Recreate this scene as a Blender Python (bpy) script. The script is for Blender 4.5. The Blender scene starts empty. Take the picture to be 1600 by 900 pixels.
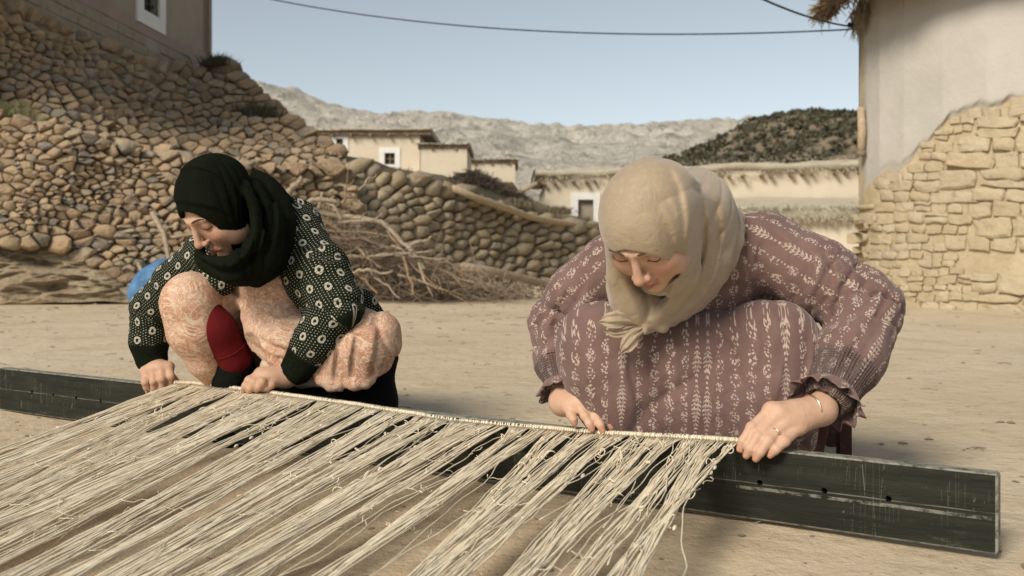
import bpy, math, random, os
import numpy as np
from mathutils import Vector, Matrix
from concurrent.futures import ThreadPoolExecutor
SC = bpy.context.scene
COL = SC.collection
R = math.radians
random.seed(7); rng = np.random.default_rng(7)
F = 1555.6; HC = 0.465; CX, CY = 800.0, 398.0

# ---------------------------------------------------------------- camera
cam = bpy.data.cameras.new('camera'); camo = bpy.data.objects.new('camera', cam); COL.objects.link(camo)
cam.lens = 35; cam.sensor_width = 36; cam.clip_end = 20000; cam.clip_start = .05
camo.location = (0, 0, HC); camo.rotation_euler = (R(90), 0, 0); cam.shift_y = -52 / 1600
cam.dof.use_dof = True; cam.dof.focus_distance = 2.05; cam.dof.aperture_fstop = 6.3
SC.camera = camo
# ---------------------------------------------------------------- sky and sun
SUN = Vector((-.47, -.70, .62)).normalized()      # direction towards the sun
w = bpy.data.worlds.new('World'); SC.world = w; w.use_nodes = True
nt = w.node_tree; nt.nodes.clear()
sky = nt.nodes.new('ShaderNodeTexSky'); sky.sky_type = 'NISHITA'; sky.sun_disc = False
sky.sun_elevation = math.asin(SUN.z); sky.sun_rotation = math.atan2(SUN.x, SUN.y)
sky.air_density = 1.0; sky.dust_density = 1.4; sky.ozone_density = 1.0; sky.altitude = 1400
hs = nt.nodes.new('ShaderNodeHueSaturation'); hs.inputs['Saturation'].default_value = .43; hs.inputs['Hue'].default_value = .48
bg = nt.nodes.new('ShaderNodeBackground'); bg.inputs[1].default_value = .088
wo = nt.nodes.new('ShaderNodeOutputWorld')
nt.links.new(sky.outputs[0], hs.inputs['Color']); nt.links.new(hs.outputs[0], bg.inputs[0]); nt.links.new(bg.outputs[0], wo.inputs[0])
sl = bpy.data.lights.new('sun', 'SUN'); sl.energy = 3.1; sl.angle = R(20); sl.color = (1, .91, .78)
so = bpy.data.objects.new('sun', sl); COL.objects.link(so); so.rotation_euler = (-SUN).to_track_quat('-Z', 'Y').to_euler(); so.location = (-20, -20, 30)
SC.view_settings.view_transform = 'Standard'; SC.view_settings.look = 'None'; SC.view_settings.gamma = 1
SC.view_settings.exposure = .34
ONLY = ''

# ---------------------------------------------------------------- helpers
def W(px, py, Y): return np.array([(px - CX) / F * Y, Y, HC - (py - CY) / F * Y])
def GY(py): return F * HC / (py - CY)             # distance of a ground point seen at row py
def wloc(o):
    v = np.zeros(3)
    while o is not None: v += np.array(o.location); o = o.parent
    return v
def empty(name, loc, label, cat, group=None):
    o = bpy.data.objects.new(name, None); COL.objects.link(o); o.location = [float(x) for x in loc]
    o.empty_display_size = .1
    tag(o, label, cat, group); return o
def tag(o, label=None, cat=None, group=None, kind=None):
    if label: o['label'] = label
    if cat: o['category'] = cat
    if group: o['group'] = group
    if kind: o['kind'] = kind
    return o
def mk(name, V, Fc, m, parent=None, smooth=False, attrs=None):
    V = np.asarray(V, dtype=np.float64)
    if parent is not None: V = V - wloc(parent)
    me = bpy.data.meshes.new(name)
    if isinstance(Fc, np.ndarray):
        k = Fc.shape[1]; n = len(Fc)
        me.vertices.add(len(V)); me.vertices.foreach_set('co', V.astype(np.float32).ravel())
        me.loops.add(n * k); me.loops.foreach_set('vertex_index', Fc.astype(np.int32).ravel())
        me.polygons.add(n); me.polygons.foreach_set('loop_start', np.arange(n, dtype=np.int32) * k)
        try: me.polygons.foreach_set('loop_total', np.full(n, k, dtype=np.int32))
        except Exception: pass
        me.update(calc_edges=True)
    else:
        me.from_pydata(V.tolist(), [], [list(map(int, f)) for f in Fc]); me.update()
    if attrs:
        for kx, a in attrs.items():
            a = np.asarray(a, dtype=np.float32)
            if a.ndim == 2:
                at = me.attributes.new(kx, 'FLOAT_VECTOR', 'POINT'); at.data.foreach_set('vector', a.ravel())
            else:
                at = me.attributes.new(kx, 'FLOAT', 'POINT'); at.data.foreach_set('value', a)
    if smooth: me.polygons.foreach_set('use_smooth', np.ones(len(me.polygons), dtype=bool))
    me.validate()
    if m is not None: me.materials.append(m)
    o = bpy.data.objects.new(name, me); COL.objects.link(o)
    if parent is not None: o.parent = parent
    return o
class MB:
    """collects simple shapes into one mesh"""
    def __init__(s): s.V = []; s.F = []; s.n = 0
    def add(s, V, Fc):
        V = np.asarray(V, float); s.V.append(V); s.F += [tuple(int(i) + s.n for i in f) for f in Fc]; s.n += len(V)
    def box(s, c, d, rz=0, j=0):
        c = np.array(c, float); d = np.array(d, float) / 2
        P = np.array([[x, y, z] for x in (-1, 1) for y in (-1, 1) for z in (-1, 1)], float) * d
        if j: P += rng.uniform(-j, j, P.shape)
        cs, sn = math.cos(rz), math.sin(rz)
        P = np.c_[P[:, 0] * cs - P[:, 1] * sn, P[:, 0] * sn + P[:, 1] * cs, P[:, 2]]
        s.add(P + c, [(0, 1, 3, 2), (4, 6, 7, 5), (0, 4, 5, 1), (2, 3, 7, 6), (0, 2, 6, 4), (1, 5, 7, 3)])
    def tube(s, P, r, n=6): V, Fc = tube(P, r, n); s.add(V, Fc)
    def done(s, name, m, parent=None, smooth=False):
        return mk(name, np.vstack(s.V), s.F, m, parent, smooth)
def tube(P, r, n=6, cap=True):
    P = np.asarray(P, float); k = len(P); r = np.broadcast_to(np.asarray(r, float), (k,))
    T = np.gradient(P, axis=0); T /= np.linalg.norm(T, axis=1)[:, None] + 1e-12
    up = np.array([0, 0, 1.]) if abs(T[0, 2]) < .8 else np.array([1., 0, 0])
    A = np.cross(T, up); A /= np.linalg.norm(A, axis=1)[:, None] + 1e-12; B = np.cross(T, A)
    an = np.arange(n) * 2 * np.pi / n
    V = P[:, None] + r[:, None, None] * (A[:, None] * np.cos(an)[None, :, None] + B[:, None] * np.sin(an)[None, :, None])
    V = V.reshape(-1, 3)
    i = np.arange(k - 1)[:, None] * n; j = np.arange(n)[None]; j2 = (j + 1) % n
    Fc = np.stack([i + j, i + j2, i + n + j2, i + n + j], -1).reshape(-1, 4).tolist()
    if cap: Fc.append(list(range(n))[::-1]); Fc.append([(k - 1) * n + q for q in range(n)])
    return V, Fc
_wd = rng.normal(size=(40, 3)); _wd /= np.linalg.norm(_wd, axis=1)[:, None]; _wp = rng.uniform(0, 6.28, 40)
def noise(P, f=1., seed=0, oct=3):
    """cheap smooth noise in about -1..1"""
    P = np.asarray(P); out = np.zeros(P.shape[:-1], P.dtype); amp = 1.; tot = 0
    for o in range(oct):
        a = 0
        for q in range(4):
            i = (seed * 7 + o * 4 + q) % 40; j = (i * 3 + 5) % 40
            a = a + np.sin(f * (P @ _wd[i].astype(P.dtype)) + _wp[i] + 1.3 * np.sin(f * .7 * (P @ _wd[j].astype(P.dtype)) + _wp[j]))
        out += amp * a / 2.2; tot += amp; amp *= .5; f *= 2.03
    return out / tot
def smooth01(x, a, b):
    t = np.clip((x - a) / (b - a), 0, 1); return t * t * (3 - 2 * t)

# ---------------------------------------------------------------- node expressions
class E:
    def __init__(s, nt, so): s.nt = nt; s.so = so
    def _m(s, op, *a, clamp=False):
        n = s.nt.nodes.new('ShaderNodeMath'); n.operation = op; n.use_clamp = clamp
        for i, x in enumerate((s,) + a):
            if isinstance(x, E): s.nt.links.new(x.so, n.inputs[i])
            else: n.inputs[i].default_value = x
        return E(s.nt, n.outputs[0])
    def __add__(s, o): return s._m('ADD', o)
    __radd__ = __add__
    def __mul__(s, o): return s._m('MULTIPLY', o)
    __rmul__ = __mul__
    def __sub__(s, o): return s._m('SUBTRACT', o)
    def __rsub__(s, o): return (s * -1) + o
    def __truediv__(s, o): return s._m('DIVIDE', o)
    def abs(s): return s._m('ABSOLUTE')
    def sin(s): return s._m('SINE')
    def fl(s): return s._m('FLOOR')
    def fr(s): return s._m('FRACT')
    def sqrt(s): return s._m('SQRT')
    def lt(s, o): return s._m('LESS_THAN', o)
    def gt(s, o): return s._m('GREATER_THAN', o)
    def mx(s, o): return s._m('MAXIMUM', o)
    def mn(s, o): return s._m('MINIMUM', o)
    def pw(s, o): return s._m('POWER', o)
    def step(s, a, b):
        n = s.nt.nodes.new('ShaderNodeMapRange'); n.interpolation_type = 'SMOOTHSTEP'
        s.nt.links.new(s.so, n.inputs[0]); n.inputs[1].default_value = a; n.inputs[2].default_value = b
        return E(s.nt, n.outputs[0])
class M:
    """a principled material built from expressions"""
    def __init__(s, name, rough=.9, spec=.25, **kw):
        s.m = bpy.data.materials.new(name); s.m.use_nodes = True; s.nt = s.m.node_tree
        s.b = s.nt.nodes['Principled BSDF']; s.b.inputs['Roughness'].default_value = rough
        s.b.inputs['Specular IOR Level'].default_value = spec
        for k, v in kw.items(): s.b.inputs[k.replace('_', ' ')].default_value = v
        s.hs = []
    def tc(s, which='Object'):
        n = s.nt.nodes.new('ShaderNodeTexCoord'); return n.outputs[which]
    def attr(s, name, vec=False):
        n = s.nt.nodes.new('ShaderNodeAttribute'); n.attribute_name = name
        return n.outputs['Vector'] if vec else E(s.nt, n.outputs['Fac'])
    def sep(s, so):
        n = s.nt.nodes.new('ShaderNodeSeparateXYZ'); s.nt.links.new(so, n.inputs[0]); return [E(s.nt, n.outputs[i]) for i in range(3)]
    def comb(s, *a):
        n = s.nt.nodes.new('ShaderNodeCombineXYZ')
        for i, x in enumerate(a):
            if isinstance(x, E): s.nt.links.new(x.so, n.inputs[i])
            else: n.inputs[i].default_value = x
        return n.outputs[0]
    def scale(s, so, v):
        n = s.nt.nodes.new('ShaderNodeVectorMath'); n.operation = 'MULTIPLY'; s.nt.links.new(so, n.inputs[0]); n.inputs[1].default_value = v; return n.outputs[0]
    def noise(s, sc, det=4, rough=.55, vec=None, dist=0, col=False):
        n = s.nt.nodes.new('ShaderNodeTexNoise'); n.inputs['Scale'].default_value = sc; n.inputs['Detail'].default_value = det
        n.inputs['Roughness'].default_value = rough; n.inputs['Distortion'].default_value = dist
        s.nt.links.new(vec if vec is not None else s.tc(), n.inputs['Vector'])
        return n.outputs['Color'] if col else E(s.nt, n.outputs[0])
    def vor(s, sc, vec=None, feat='F1', out='Distance', rnd=1):
        n = s.nt.nodes.new('ShaderNodeTexVoronoi'); n.feature = feat; n.inputs['Scale'].default_value = sc; n.inputs['Randomness'].default_value = rnd
        s.nt.links.new(vec if vec is not None else s.tc(), n.inputs['Vector'])
        return E(s.nt, n.outputs[out]) if out == 'Distance' else n.outputs[out]
    def rnd(s):
        n = s.nt.nodes.new('ShaderNodeObjectInfo'); return E(s.nt, n.outputs['Random'])
    def ramp(s, e, stops):
        n = s.nt.nodes.new('ShaderNodeValToRGB'); s.nt.links.new(e.so, n.inputs[0]); cr = n.color_ramp
        while len(cr.elements) > 1: cr.elements.remove(cr.elements[-1])
        for i, (p, c) in enumerate(stops):
            el = cr.elements[0] if i == 0 else cr.elements.new(p)
            el.position = p; el.color = (*c, 1)
        return n.outputs[0]
    def mix(s, f, a, b, mode='MIX'):
        n = s.nt.nodes.new('ShaderNodeMix'); n.data_type = 'RGBA'; n.blend_type = mode
        for x, i in ((f, 0), (a, 6), (b, 7)):
            if isinstance(x, E): s.nt.links.new(x.so, n.inputs[i])
            elif isinstance(x, (int, float)): n.inputs[i].default_value = x
            elif isinstance(x, tuple): n.inputs[i].default_value = (*x, 1)
            else: s.nt.links.new(x, n.inputs[i])
        return n.outputs[2]
    def color(s, c):
        if isinstance(c, tuple): s.b.inputs['Base Color'].default_value = (*c, 1)
        else: s.nt.links.new(c, s.b.inputs['Base Color'])
        return s
    def rough(s, e): s.nt.links.new(e.so, s.b.inputs['Roughness']); return s
    def bump(s, e, dist, strength=1):
        n = s.nt.nodes.new('ShaderNodeBump'); n.inputs['Distance'].default_value = dist; n.inputs['Strength'].default_value = strength
        s.nt.links.new(e.so, n.inputs['Height'])
        if s.hs: s.nt.links.new(s.hs[-1], n.inputs['Normal'])
        s.hs.append(n.outputs[0]); s.nt.links.new(n.outputs[0], s.b.inputs['Normal']); return s

# ---------------------------------------------------------------- signed distance modelling
f32 = np.float32
class Prim:
    def __init__(s, kind, *a, k=.0, sub=False, tag=0):
        s.kind = kind; s.k = k; s.sub = sub; s.tag = tag
        if kind == 'cap':
            s.a = np.array(a[0], f32); s.b = np.array(a[1], f32); s.ra = float(a[2]); s.rb = float(a[3]); s.ba = s.b - s.a; s.bb = max(float(s.ba @ s.ba), 1e-9)
        elif kind == 'ell':
            s.c = np.array(a[0], f32); s.r = np.array(a[1], f32); s.R = None if a[2] is None else np.array(a[2], f32)
        else: s.f = a[0]
    def d(s, P):
        if s.kind == 'cap':
            pa = P - s.a; h = np.clip(pa @ s.ba / f32(s.bb), 0, 1)
            q = pa - h[..., None] * s.ba
            return np.sqrt(np.einsum('...i,...i->...', q, q)) - (s.ra + (s.rb - s.ra) * h)
        if s.kind == 'ell':
            q = P - s.c
            if s.R is not None: q = q @ s.R
            q = q / s.r; k0 = np.sqrt(np.einsum('...i,...i->...', q, q)) + f32(1e-6); q = q / s.r
            k1 = np.sqrt(np.einsum('...i,...i->...', q, q)) + f32(1e-6)
            return k0 * (k0 - 1) / k1
        return s.f(P)
class SDF:
    def __init__(s, disp=None, dmax=.0): s.p = []; s.disp = disp; s.dmax = dmax
    def cap(s, a, b, ra, rb=None, k=.01, sub=False, tag=0): s.p.append(Prim('cap', a, b, ra, ra if rb is None else rb, k=k, sub=sub, tag=tag)); return s
    def chain(s, pts, rad, k=.01, tag=0, sub=False):
        for i in range(len(pts) - 1): s.cap(pts[i], pts[i + 1], rad[i], rad[i + 1], k=k, tag=tag, sub=sub)
        return s
    def spl(s, pts, rad, k=.01, n=4, sub=False):
        P = np.array(pts, float); r = np.array(rad, float); Q = np.vstack([2 * P[0] - P[1], P, 2 * P[-1] - P[-2]]); o = []; rr = []
        for i in range(len(P) - 1):
            a, b, c, d = Q[i:i + 4]
            for q in range(n):
                t = q / n; o.append(.5 * (2 * b + (c - a) * t + (2 * a - 5 * b + 4 * c - d) * t * t + (3 * b - a - 3 * c + d) * t ** 3)); tt = t * t * (3 - 2 * t); rr.append(r[i] * (1 - tt) + r[i + 1] * tt)
        o.append(P[-1]); rr.append(r[-1]); return s.chain(o, rr, k=k, sub=sub)
    def ell(s, c, r, Rm=None, k=.01, sub=False, tag=0):
        s.p.append(Prim('ell', c, (r, r, r) if np.isscalar(r) else r, Rm, k=k, sub=sub, tag=tag)); return s
    def fn(s, f, k=.002, sub=True): s.p.append(Prim('fn', f, k=k, sub=sub)); return s
    def ev(s, P, prims=None):
        d = None
        for p in (s.p if prims is None else prims):
            e = p.d(P)
            if p.sub:
                if d is None: continue
                e = -e
                if p.k > 0: h = np.maximum(p.k - np.abs(d - e), 0) / p.k; d = np.maximum(d, e) + h * h * p.k * .25
                else: d = np.maximum(d, e)
            elif d is None: d = e
            elif p.k > 0: h = np.maximum(p.k - np.abs(d - e), 0) / p.k; d = np.minimum(d, e) - h * h * p.k * .25
            else: d = np.minimum(d, e)
        if d is None: return np.full(P.shape[:-1], 9, f32)
        if s.disp is not None: d = d + s.disp(P)
        return d
    def prune(s, c, rad):
        c = c[None].astype(f32); best = 9.; ds = []
        for p in s.p:
            e = float(p.d(c)[0]); ds.append(e)
            if not p.sub: best = min(best, e)
        out = []
        for p, e in zip(s.p, ds):
            if p.kind == 'fn': out.append(p)
            elif p.sub:
                if e - rad * 1.3 < p.k + .004 - (best if best < 0 else 0) * .0: out.append(p)
            elif e * .85 - rad < p.k + .006 + s.dmax: out.append(p)
        return out
    def bounds(s, pad=.02):
        lo = np.full(3, 9.); hi = np.full(3, -9.)
        for p in s.p:
            if p.sub or p.kind == 'fn': continue
            if p.kind == 'cap': r = max(p.ra, p.rb); l = np.minimum(p.a, p.b) - r; h = np.maximum(p.a, p.b) + r
            else: r = float(p.r.max()); l = p.c - r; h = p.c + r
            lo = np.minimum(lo, l); hi = np.maximum(hi, h)
        return lo - pad, hi + pad
    def mesh(s, h, NB=18):
        lo, hi = s.bounds(.02 + s.dmax); nb = np.ceil((hi - lo) / (h * NB)).astype(int)
        g = np.stack(np.meshgrid(*[np.arange(n) for n in nb], indexing='ij'), -1).reshape(-1, 3)
        C = (lo + (g + .5) * h * NB).astype(f32)
        rad = h * NB * .5 * 1.7321
        d = s.ev(C); keep = np.abs(d) < rad * 1.2 + s.dmax + .004
        g = g[keep]
        ax = np.arange(NB + 1)
        L = np.stack(np.meshgrid(ax, ax, ax, indexing='ij'), -1)
        offs = [(a, b, c) for a in (0, 1) for b in (0, 1) for c in (0, 1)]
        edges = [(i, j) for i in range(8) for j in range(i + 1, 8) if sum(abs(offs[i][q] - offs[j][q]) for q in range(3)) == 1]
        BIG = 1 << 20
        def work(bi):
            o = bi * NB
            P = (lo + (L + o) * h).astype(f32)
            c = lo + (o + NB / 2) * h
            pr_ = s.prune(c, rad)
            if not pr_: return None
            v = s.ev(P, pr_); ins = v < 0
            if ins.all() or not ins.any(): return None
            cr = [v[a:a + NB, b:b + NB, c2:c2 + NB] for a, b, c2 in offs]
            sm = sum((x < 0).astype(np.int8) for x in cr); act = (sm > 0) & (sm < 8)
            idx = np.argwhere(act)
            vals = np.stack([x[act] for x in cr], 1)
            acc = np.zeros((len(idx), 3), f32); cnt = np.zeros(len(idx), f32)
            for i, j in edges:
                a, b = vals[:, i], vals[:, j]; mk_ = (a < 0) != (b < 0)
                t = np.where(mk_, a / np.where(a == b, 1, a - b), 0)[:, None]
                oi = np.array(offs[i], f32); oj = np.array(offs[j], f32)
                acc += np.where(mk_[:, None], oi + (oj - oi) * t, 0); cnt += mk_
            pos = (acc / cnt[:, None] + idx + o) * h + lo
            gk = idx + o; key = (gk[:, 0] * BIG + gk[:, 1]) * BIG + gk[:, 2]
            qs = []
            for axn in range(3):
                sl0 = [slice(0, NB)] * 3; sl1 = [slice(0, NB)] * 3; sl1[axn] = slice(1, NB + 1)
                a = ins[tuple(sl0)]; b = ins[tuple(sl1)]
                e = np.argwhere(a != b)
                if not len(e): continue
                flip = a[tuple(e.T)]
                u, w_ = [(1, 2), (2, 0), (0, 1)][axn]
                e = e + o
                q = []
                for du, dw in ((-1, -1), (0, -1), (0, 0), (-1, 0)):
                    x = e.copy(); x[:, u] += du; x[:, w_] += dw
                    q.append((x[:, 0] * BIG + x[:, 1]) * BIG + x[:, 2])
                q = np.stack(q, 1); q[~flip] = q[~flip][:, ::-1]
                qs.append(q)
            return key, pos, (np.concatenate(qs) if qs else np.zeros((0, 4), np.int64))
        with ThreadPoolExecutor(4) as ex: res = [r for r in ex.map(work, g) if r is not None]
        K = np.concatenate([r[0] for r in res]); Pv = np.concatenate([r[1] for r in res]); Q = np.concatenate([r[2] for r in res])
        o = np.argsort(K); K = K[o]; Pv = Pv[o]
        ii = np.searchsorted(K, Q); ii = np.clip(ii, 0, len(K) - 1); ok = (K[ii] == Q).all(1)
        return Pv, ii[ok]
def frame(x, y, z): return np.stack([x, y, z], 1)
def nrm(v): v = np.asarray(v, float); return v / np.linalg.norm(v)
def basis(ydir, up=(0, 0, 1)):
    y = nrm(ydir); x = nrm(np.cross(y, up)); z = np.cross(x, y); return np.stack([x, y, z], 1)
# ================================================================ materials of the setting
def stone_mat(name, stops, rough=.95, sc=14):
    m = M(name, rough=rough, spec=.15)
    t = m.rnd() * .75 + m.noise(3.5, 4) * .5 - .12
    base = m.ramp(t, stops)
    sp = m.noise(sc, 6, .65).step(.35, .75)
    c = m.mix(sp * .35, base, m.mix(.5, base, (.2, .15, .1), 'MULTIPLY'))
    n2 = m.noise(sc * 4, 5, .7)
    c = m.mix(n2.step(.5, .75) * .35, c, m.mix(.6, c, (.5, .42, .3)))
    m.color(c); m.bump(m.noise(sc * 1.3, 6, .65), .03); m.bump(m.noise(sc * 7, 4, .7), .006)
    return m.m
M_rub = stone_mat('rubble stone', [(0, (.34, .235, .145)), (.15, (.44, .32, .20)), (.3, (.33, .25, .165)), (.45, (.47, .36, .23)), (.58, (.27, .245, .205)), (.7, (.45, .315, .195)), (.82, (.37, .29, .2)), (.92, (.50, .36, .22)), (1, (.56, .47, .34))])
M_cob = stone_mat('grey field stone', [(0, (.27, .21, .135)), (.3, (.38, .30, .195)), (.55, (.33, .285, .21)), (.8, (.43, .345, .225)), (1, (.50, .43, .32))])
M_sand = stone_mat('pale sandstone', [(0, (.44, .35, .225)), (.4, (.52, .425, .28)), (.7, (.49, .41, .28)), (1, (.58, .49, .35))], sc=9)
def earth_mat(name, a, b, sc=2., bump=.03, disp=(.3, .5)):
    m = M(name, rough=.97, spec=.1)
    n = m.noise(sc, 8, .62); n2 = m.noise(sc * 9, 6, .65)
    c = m.mix(n.step(*(.3, .7)), a, b); c = m.mix(n2.step(.45, .75) * .4, c, m.mix(.5, c, (.16, .11, .07)))
    m.color(c); m.bump(n, bump); m.bump(n2, bump * .25); m.bump(m.noise(sc * 40, 3, .7), bump * .05); return m.m
M_soil = earth_mat('dark packed soil', (.24, .18, .12), (.34, .265, .18), 3)
M_ledge = earth_mat('eroded mud rock', (.30, .235, .155), (.44, .355, .24), 2.5, .12)
M_mud = earth_mat('mud mortar', (.42, .335, .215), (.52, .43, .285), 4, .03)
# packed yard earth
m = M('packed sandy earth', rough=.96, spec=.12)
v = m.tc()
n1 = m.noise(.55, 6, .6, v); n2 = m.noise(2.6, 7, .65, m.scale(v, (1, 1.0, 1))); n3 = m.noise(16, 6, .7, v); n4 = m.noise(150, 4, .7, v)
c = m.mix(n1.step(.3, .7), (.53, .42, .28), (.62, .515, .37))
c = m.mix(n2.step(.48, .72) * .55, c, (.42, .325, .215))
c = m.mix(n3.step(.52, .70) * .5, c, (.32, .235, .15)); n5 = m.noise(6.5, 4, .6, v)
c = m.mix(n4.step(.55, .75) * .3, c, (.63, .55, .43))
pit = m.vor(34, v).lt(.09) * m.noise(5, 3).gt(.54)
c = m.mix(pit * .8, c, (.16, .11, .07))
m.color(c); m.bump(n2, .014); m.bump(n5, .012); m.bump(n3, .008); m.bump(n4, .0025)
M_ground = m.m
def plaster_mat(name, a, b, dirt=(.33, .26, .17), amt=.35, sc=1.3):
    m = M(name, rough=.93, spec=.15)
    n = m.noise(sc, 6, .6); n2 = m.noise(sc * 8, 6, .65)
    c = m.mix(n.step(.3, .7), a, b); c = m.mix(n2.step(.5, .8) * amt, c, dirt)
    st = m.noise(3, 5, .6, m.scale(m.tc(), (5, 5, .5))).step(.5, .8)
    c = m.mix(st * amt * .6, c, dirt)
    m.color(c); m.bump(n, .02); m.bump(n2, .006); m.bump(m.noise(sc * 50, 3), .0015); return m.m
M_plaster = plaster_mat('white lime plaster', (.42, .395, .35), (.49, .46, .415), (.38, .33, .26), .25)
M_adobe = plaster_mat('cream adobe render', (.60, .52, .395), (.67, .59, .46), (.5, .4, .27), .3, .8)
M_adobe_d = plaster_mat('tan adobe render', (.30, .26, .20), (.35, .305, .24), (.26, .19, .13), .35)
M_white = plaster_mat('whitewash', (.72, .71, .68), (.78, .77, .74), (.5, .47, .42), .2, 3)
M_pink = plaster_mat('pink stained render', (.30, .23, .19), (.34, .265, .22), (.28, .2, .15), .3)
def thatch_mat(name, a, b):
    m = M(name, rough=.95, spec=.1)
    n = m.noise(6, 6, .7, m.scale(m.tc(), (3, 3, 12))); n2 = m.noise(3, 4)
    m.color(m.mix(n.step(.35, .7), a, b)); m.bump(n, .06); return m.m
M_thatch = thatch_mat('sunbleached thatch', (.56, .49, .36), (.74, .66, .51))
M_thatch_d = thatch_mat('weathered dark thatch', (.16, .105, .06), (.30, .21, .125))
def wood_mat(name, a, b, sc=30):
    m = M(name, rough=.85, spec=.2)
    n = m.noise(sc, 5, .65, dist=.6); c = m.mix(n.step(.3, .7), a, b); m.color(c); m.bump(n, .008); return m.m
M_branch = wood_mat('dry branch', (.24, .18, .12), (.40, .33, .245))
M_branch2 = wood_mat('brown branch', (.17, .115, .07), (.32, .23, .15))
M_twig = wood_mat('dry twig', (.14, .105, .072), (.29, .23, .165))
M_pole = wood_mat('weathered pole', (.36, .27, .17), (.50, .40, .275))
m = M('black iron', rough=.6); m.color((.03, .03, .03)); M_dark = m.m
m = M('dark window opening', rough=.25, spec=.5); m.color((.035, .033, .03)); M_glass = m.m

# ================================================================ ground and far land
def grid(name, xs, ys, zf, m, parent=None, smooth=True):
    X, Y = np.meshgrid(xs, ys); Z = zf(X, Y); V = np.stack([X, Y, Z], -1).reshape(-1, 3)
    nx = len(xs); i = np.arange(len(ys) - 1)[:, None] * nx; j = np.arange(nx - 1)[None]
    Fq = np.stack([i + j, i + j + 1, i + nx + j + 1, i + nx + j], -1).reshape(-1, 4)
    return mk(name, V, Fq, m, parent, smooth)
def gz(X, Y):
    P = np.stack([X, Y, X * 0], -1)
    r = np.sqrt(X * X + Y * Y); k = np.exp(-(r / 14) ** 2)
    return k * (.012 * noise(P, 1.3, 1, 3) + .0035 * noise(P, 9, 2, 2)) - .006
xs = np.unique(np.concatenate([np.linspace(-3.2, 3.2, 240), np.linspace(-12, 12, 100), np.linspace(-60, 60, 41), np.linspace(-4000, 4000, 9)]))
ys = np.unique(np.concatenate([np.linspace(-3, .8, 20), np.linspace(.8, 5, 200), np.linspace(5, 18, 90), np.linspace(18, 60, 20), np.linspace(60, 5000, 8), [-60, -800]]))
g = grid('ground', xs, ys, gz, M_ground); tag(g, 'packed pale sandy earth of the village yard', kind='structure')
if ONLY != 'people':
    # pebbles and straw bits on the yard
    mb = MB()
    ico = np.array([[1, 0, 0], [-1, 0, 0], [0, 1, 0], [0, -1, 0], [0, 0, .8], [0, 0, -.8], [.7, .7, .1], [-.7, .6, .1], [.6, -.7, .2], [-.6, -.7, 0]])
    icf = [(0, 6, 4), (6, 2, 4), (2, 7, 4), (7, 1, 4), (1, 9, 4), (9, 3, 4), (3, 8, 4), (8, 0, 4)]
    for _ in range(900):
        Y = rng.uniform(1.3, 9.3) if rng.random() < .75 else rng.uniform(7.5, 9.6); X = rng.uniform(-.62, .62) * Y
        s = rng.choice([.003, .004, .006, .009, .016], p=[.38, .3, .2, .09, .03]) * (1 + .08 * Y)
        a = rng.uniform(0, 6.28); V = ico * rng.uniform(.7, 1.2, ico.shape) * s * [1.2, 1, .6]
        V = np.c_[V[:, 0] * math.cos(a) - V[:, 1] * math.sin(a), V[:, 0] * math.sin(a) + V[:, 1] * math.cos(a), V[:, 2]]
        z = float(gz(np.array(X), np.array(Y)))
        mb.add(V + [X, Y, z + s * .15], icf)
    tag(mb.done('pebbles', M_cob), 'small loose pebbles scattered over the sandy yard', 'pebbles', kind='stuff')
    mb = MB()
    for _ in range(260):
        Y = rng.uniform(1.35, 9.4) if rng.random() < .6 else rng.uniform(6.5, 9.8); X = rng.uniform(-.6, .6) * Y
        L = rng.uniform(.004, .022) * (1 + .1 * Y); a = rng.normal(0, .7); z = float(gz(np.array(X), np.array(Y))) + .003
        P = np.array([[X - L * math.cos(a), Y - L * math.sin(a), z], [X, Y + .1 * L, z + .003], [X + L * math.cos(a), Y + L * math.sin(a), z]])
        mb.tube(P, .0008 * (1 + .2 * Y), 3)
    tag(mb.done('chaff', M_twig), 'scattered straw and twig bits on the sandy yard', 'straw litter', kind='stuff')

def interp(x, pts): return np.interp(x, [p[0] for p in pts], [p[1] for p in pts])
# ---- far mountains paled in colour for haze and the near dark scrub hill
def ridge(name, crest, Y0, Y1, z0, m, rug, seed, nx=260, ny=90, back=1.35, jag=.012, p=1.0):
    pxs = np.linspace(crest[0][0], crest[-1][0], nx); t = np.linspace(0, 1.25, ny)
    A, T = np.meshgrid(pxs, t)
    X1 = (A - CX) / F * Y1
    Yc = np.where(T <= 1, Y0 + (Y1 - Y0) * T, Y1 + (T - 1) * 4 * (Y1 - Y0) * (back - 1))
    zc = HC + (CY - interp(A, crest)) / F * Y1
    zz = z0 + (zc - z0) * np.where(T <= 1, T ** p, 1 - (T - 1) * 1.2)
    P = np.stack([X1, Yc, X1 * 0], -1)
    s = 1 / (Y1 * .03)
    rg = 1 - np.abs(noise(P, s, seed, 4)) * 2
    zz = zz + (zc - z0) * rug * rg * np.sin(np.clip(T, 0, 1) * np.pi * .93) + (zc - z0) * jag * noise(P, s * 4, seed + 1, 3)
    V = np.stack([X1, Yc, zz], -1).reshape(-1, 3)
    i = np.arange(ny - 1)[:, None] * nx; j = np.arange(nx - 1)[None]
    Fq = np.stack([i + j, i + j + 1, i + nx + j + 1, i + nx + j], -1).reshape(-1, 4)
    o = mk(name, V, Fq, m, None, True)
    return o, V.reshape(ny, nx, 3)
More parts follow.
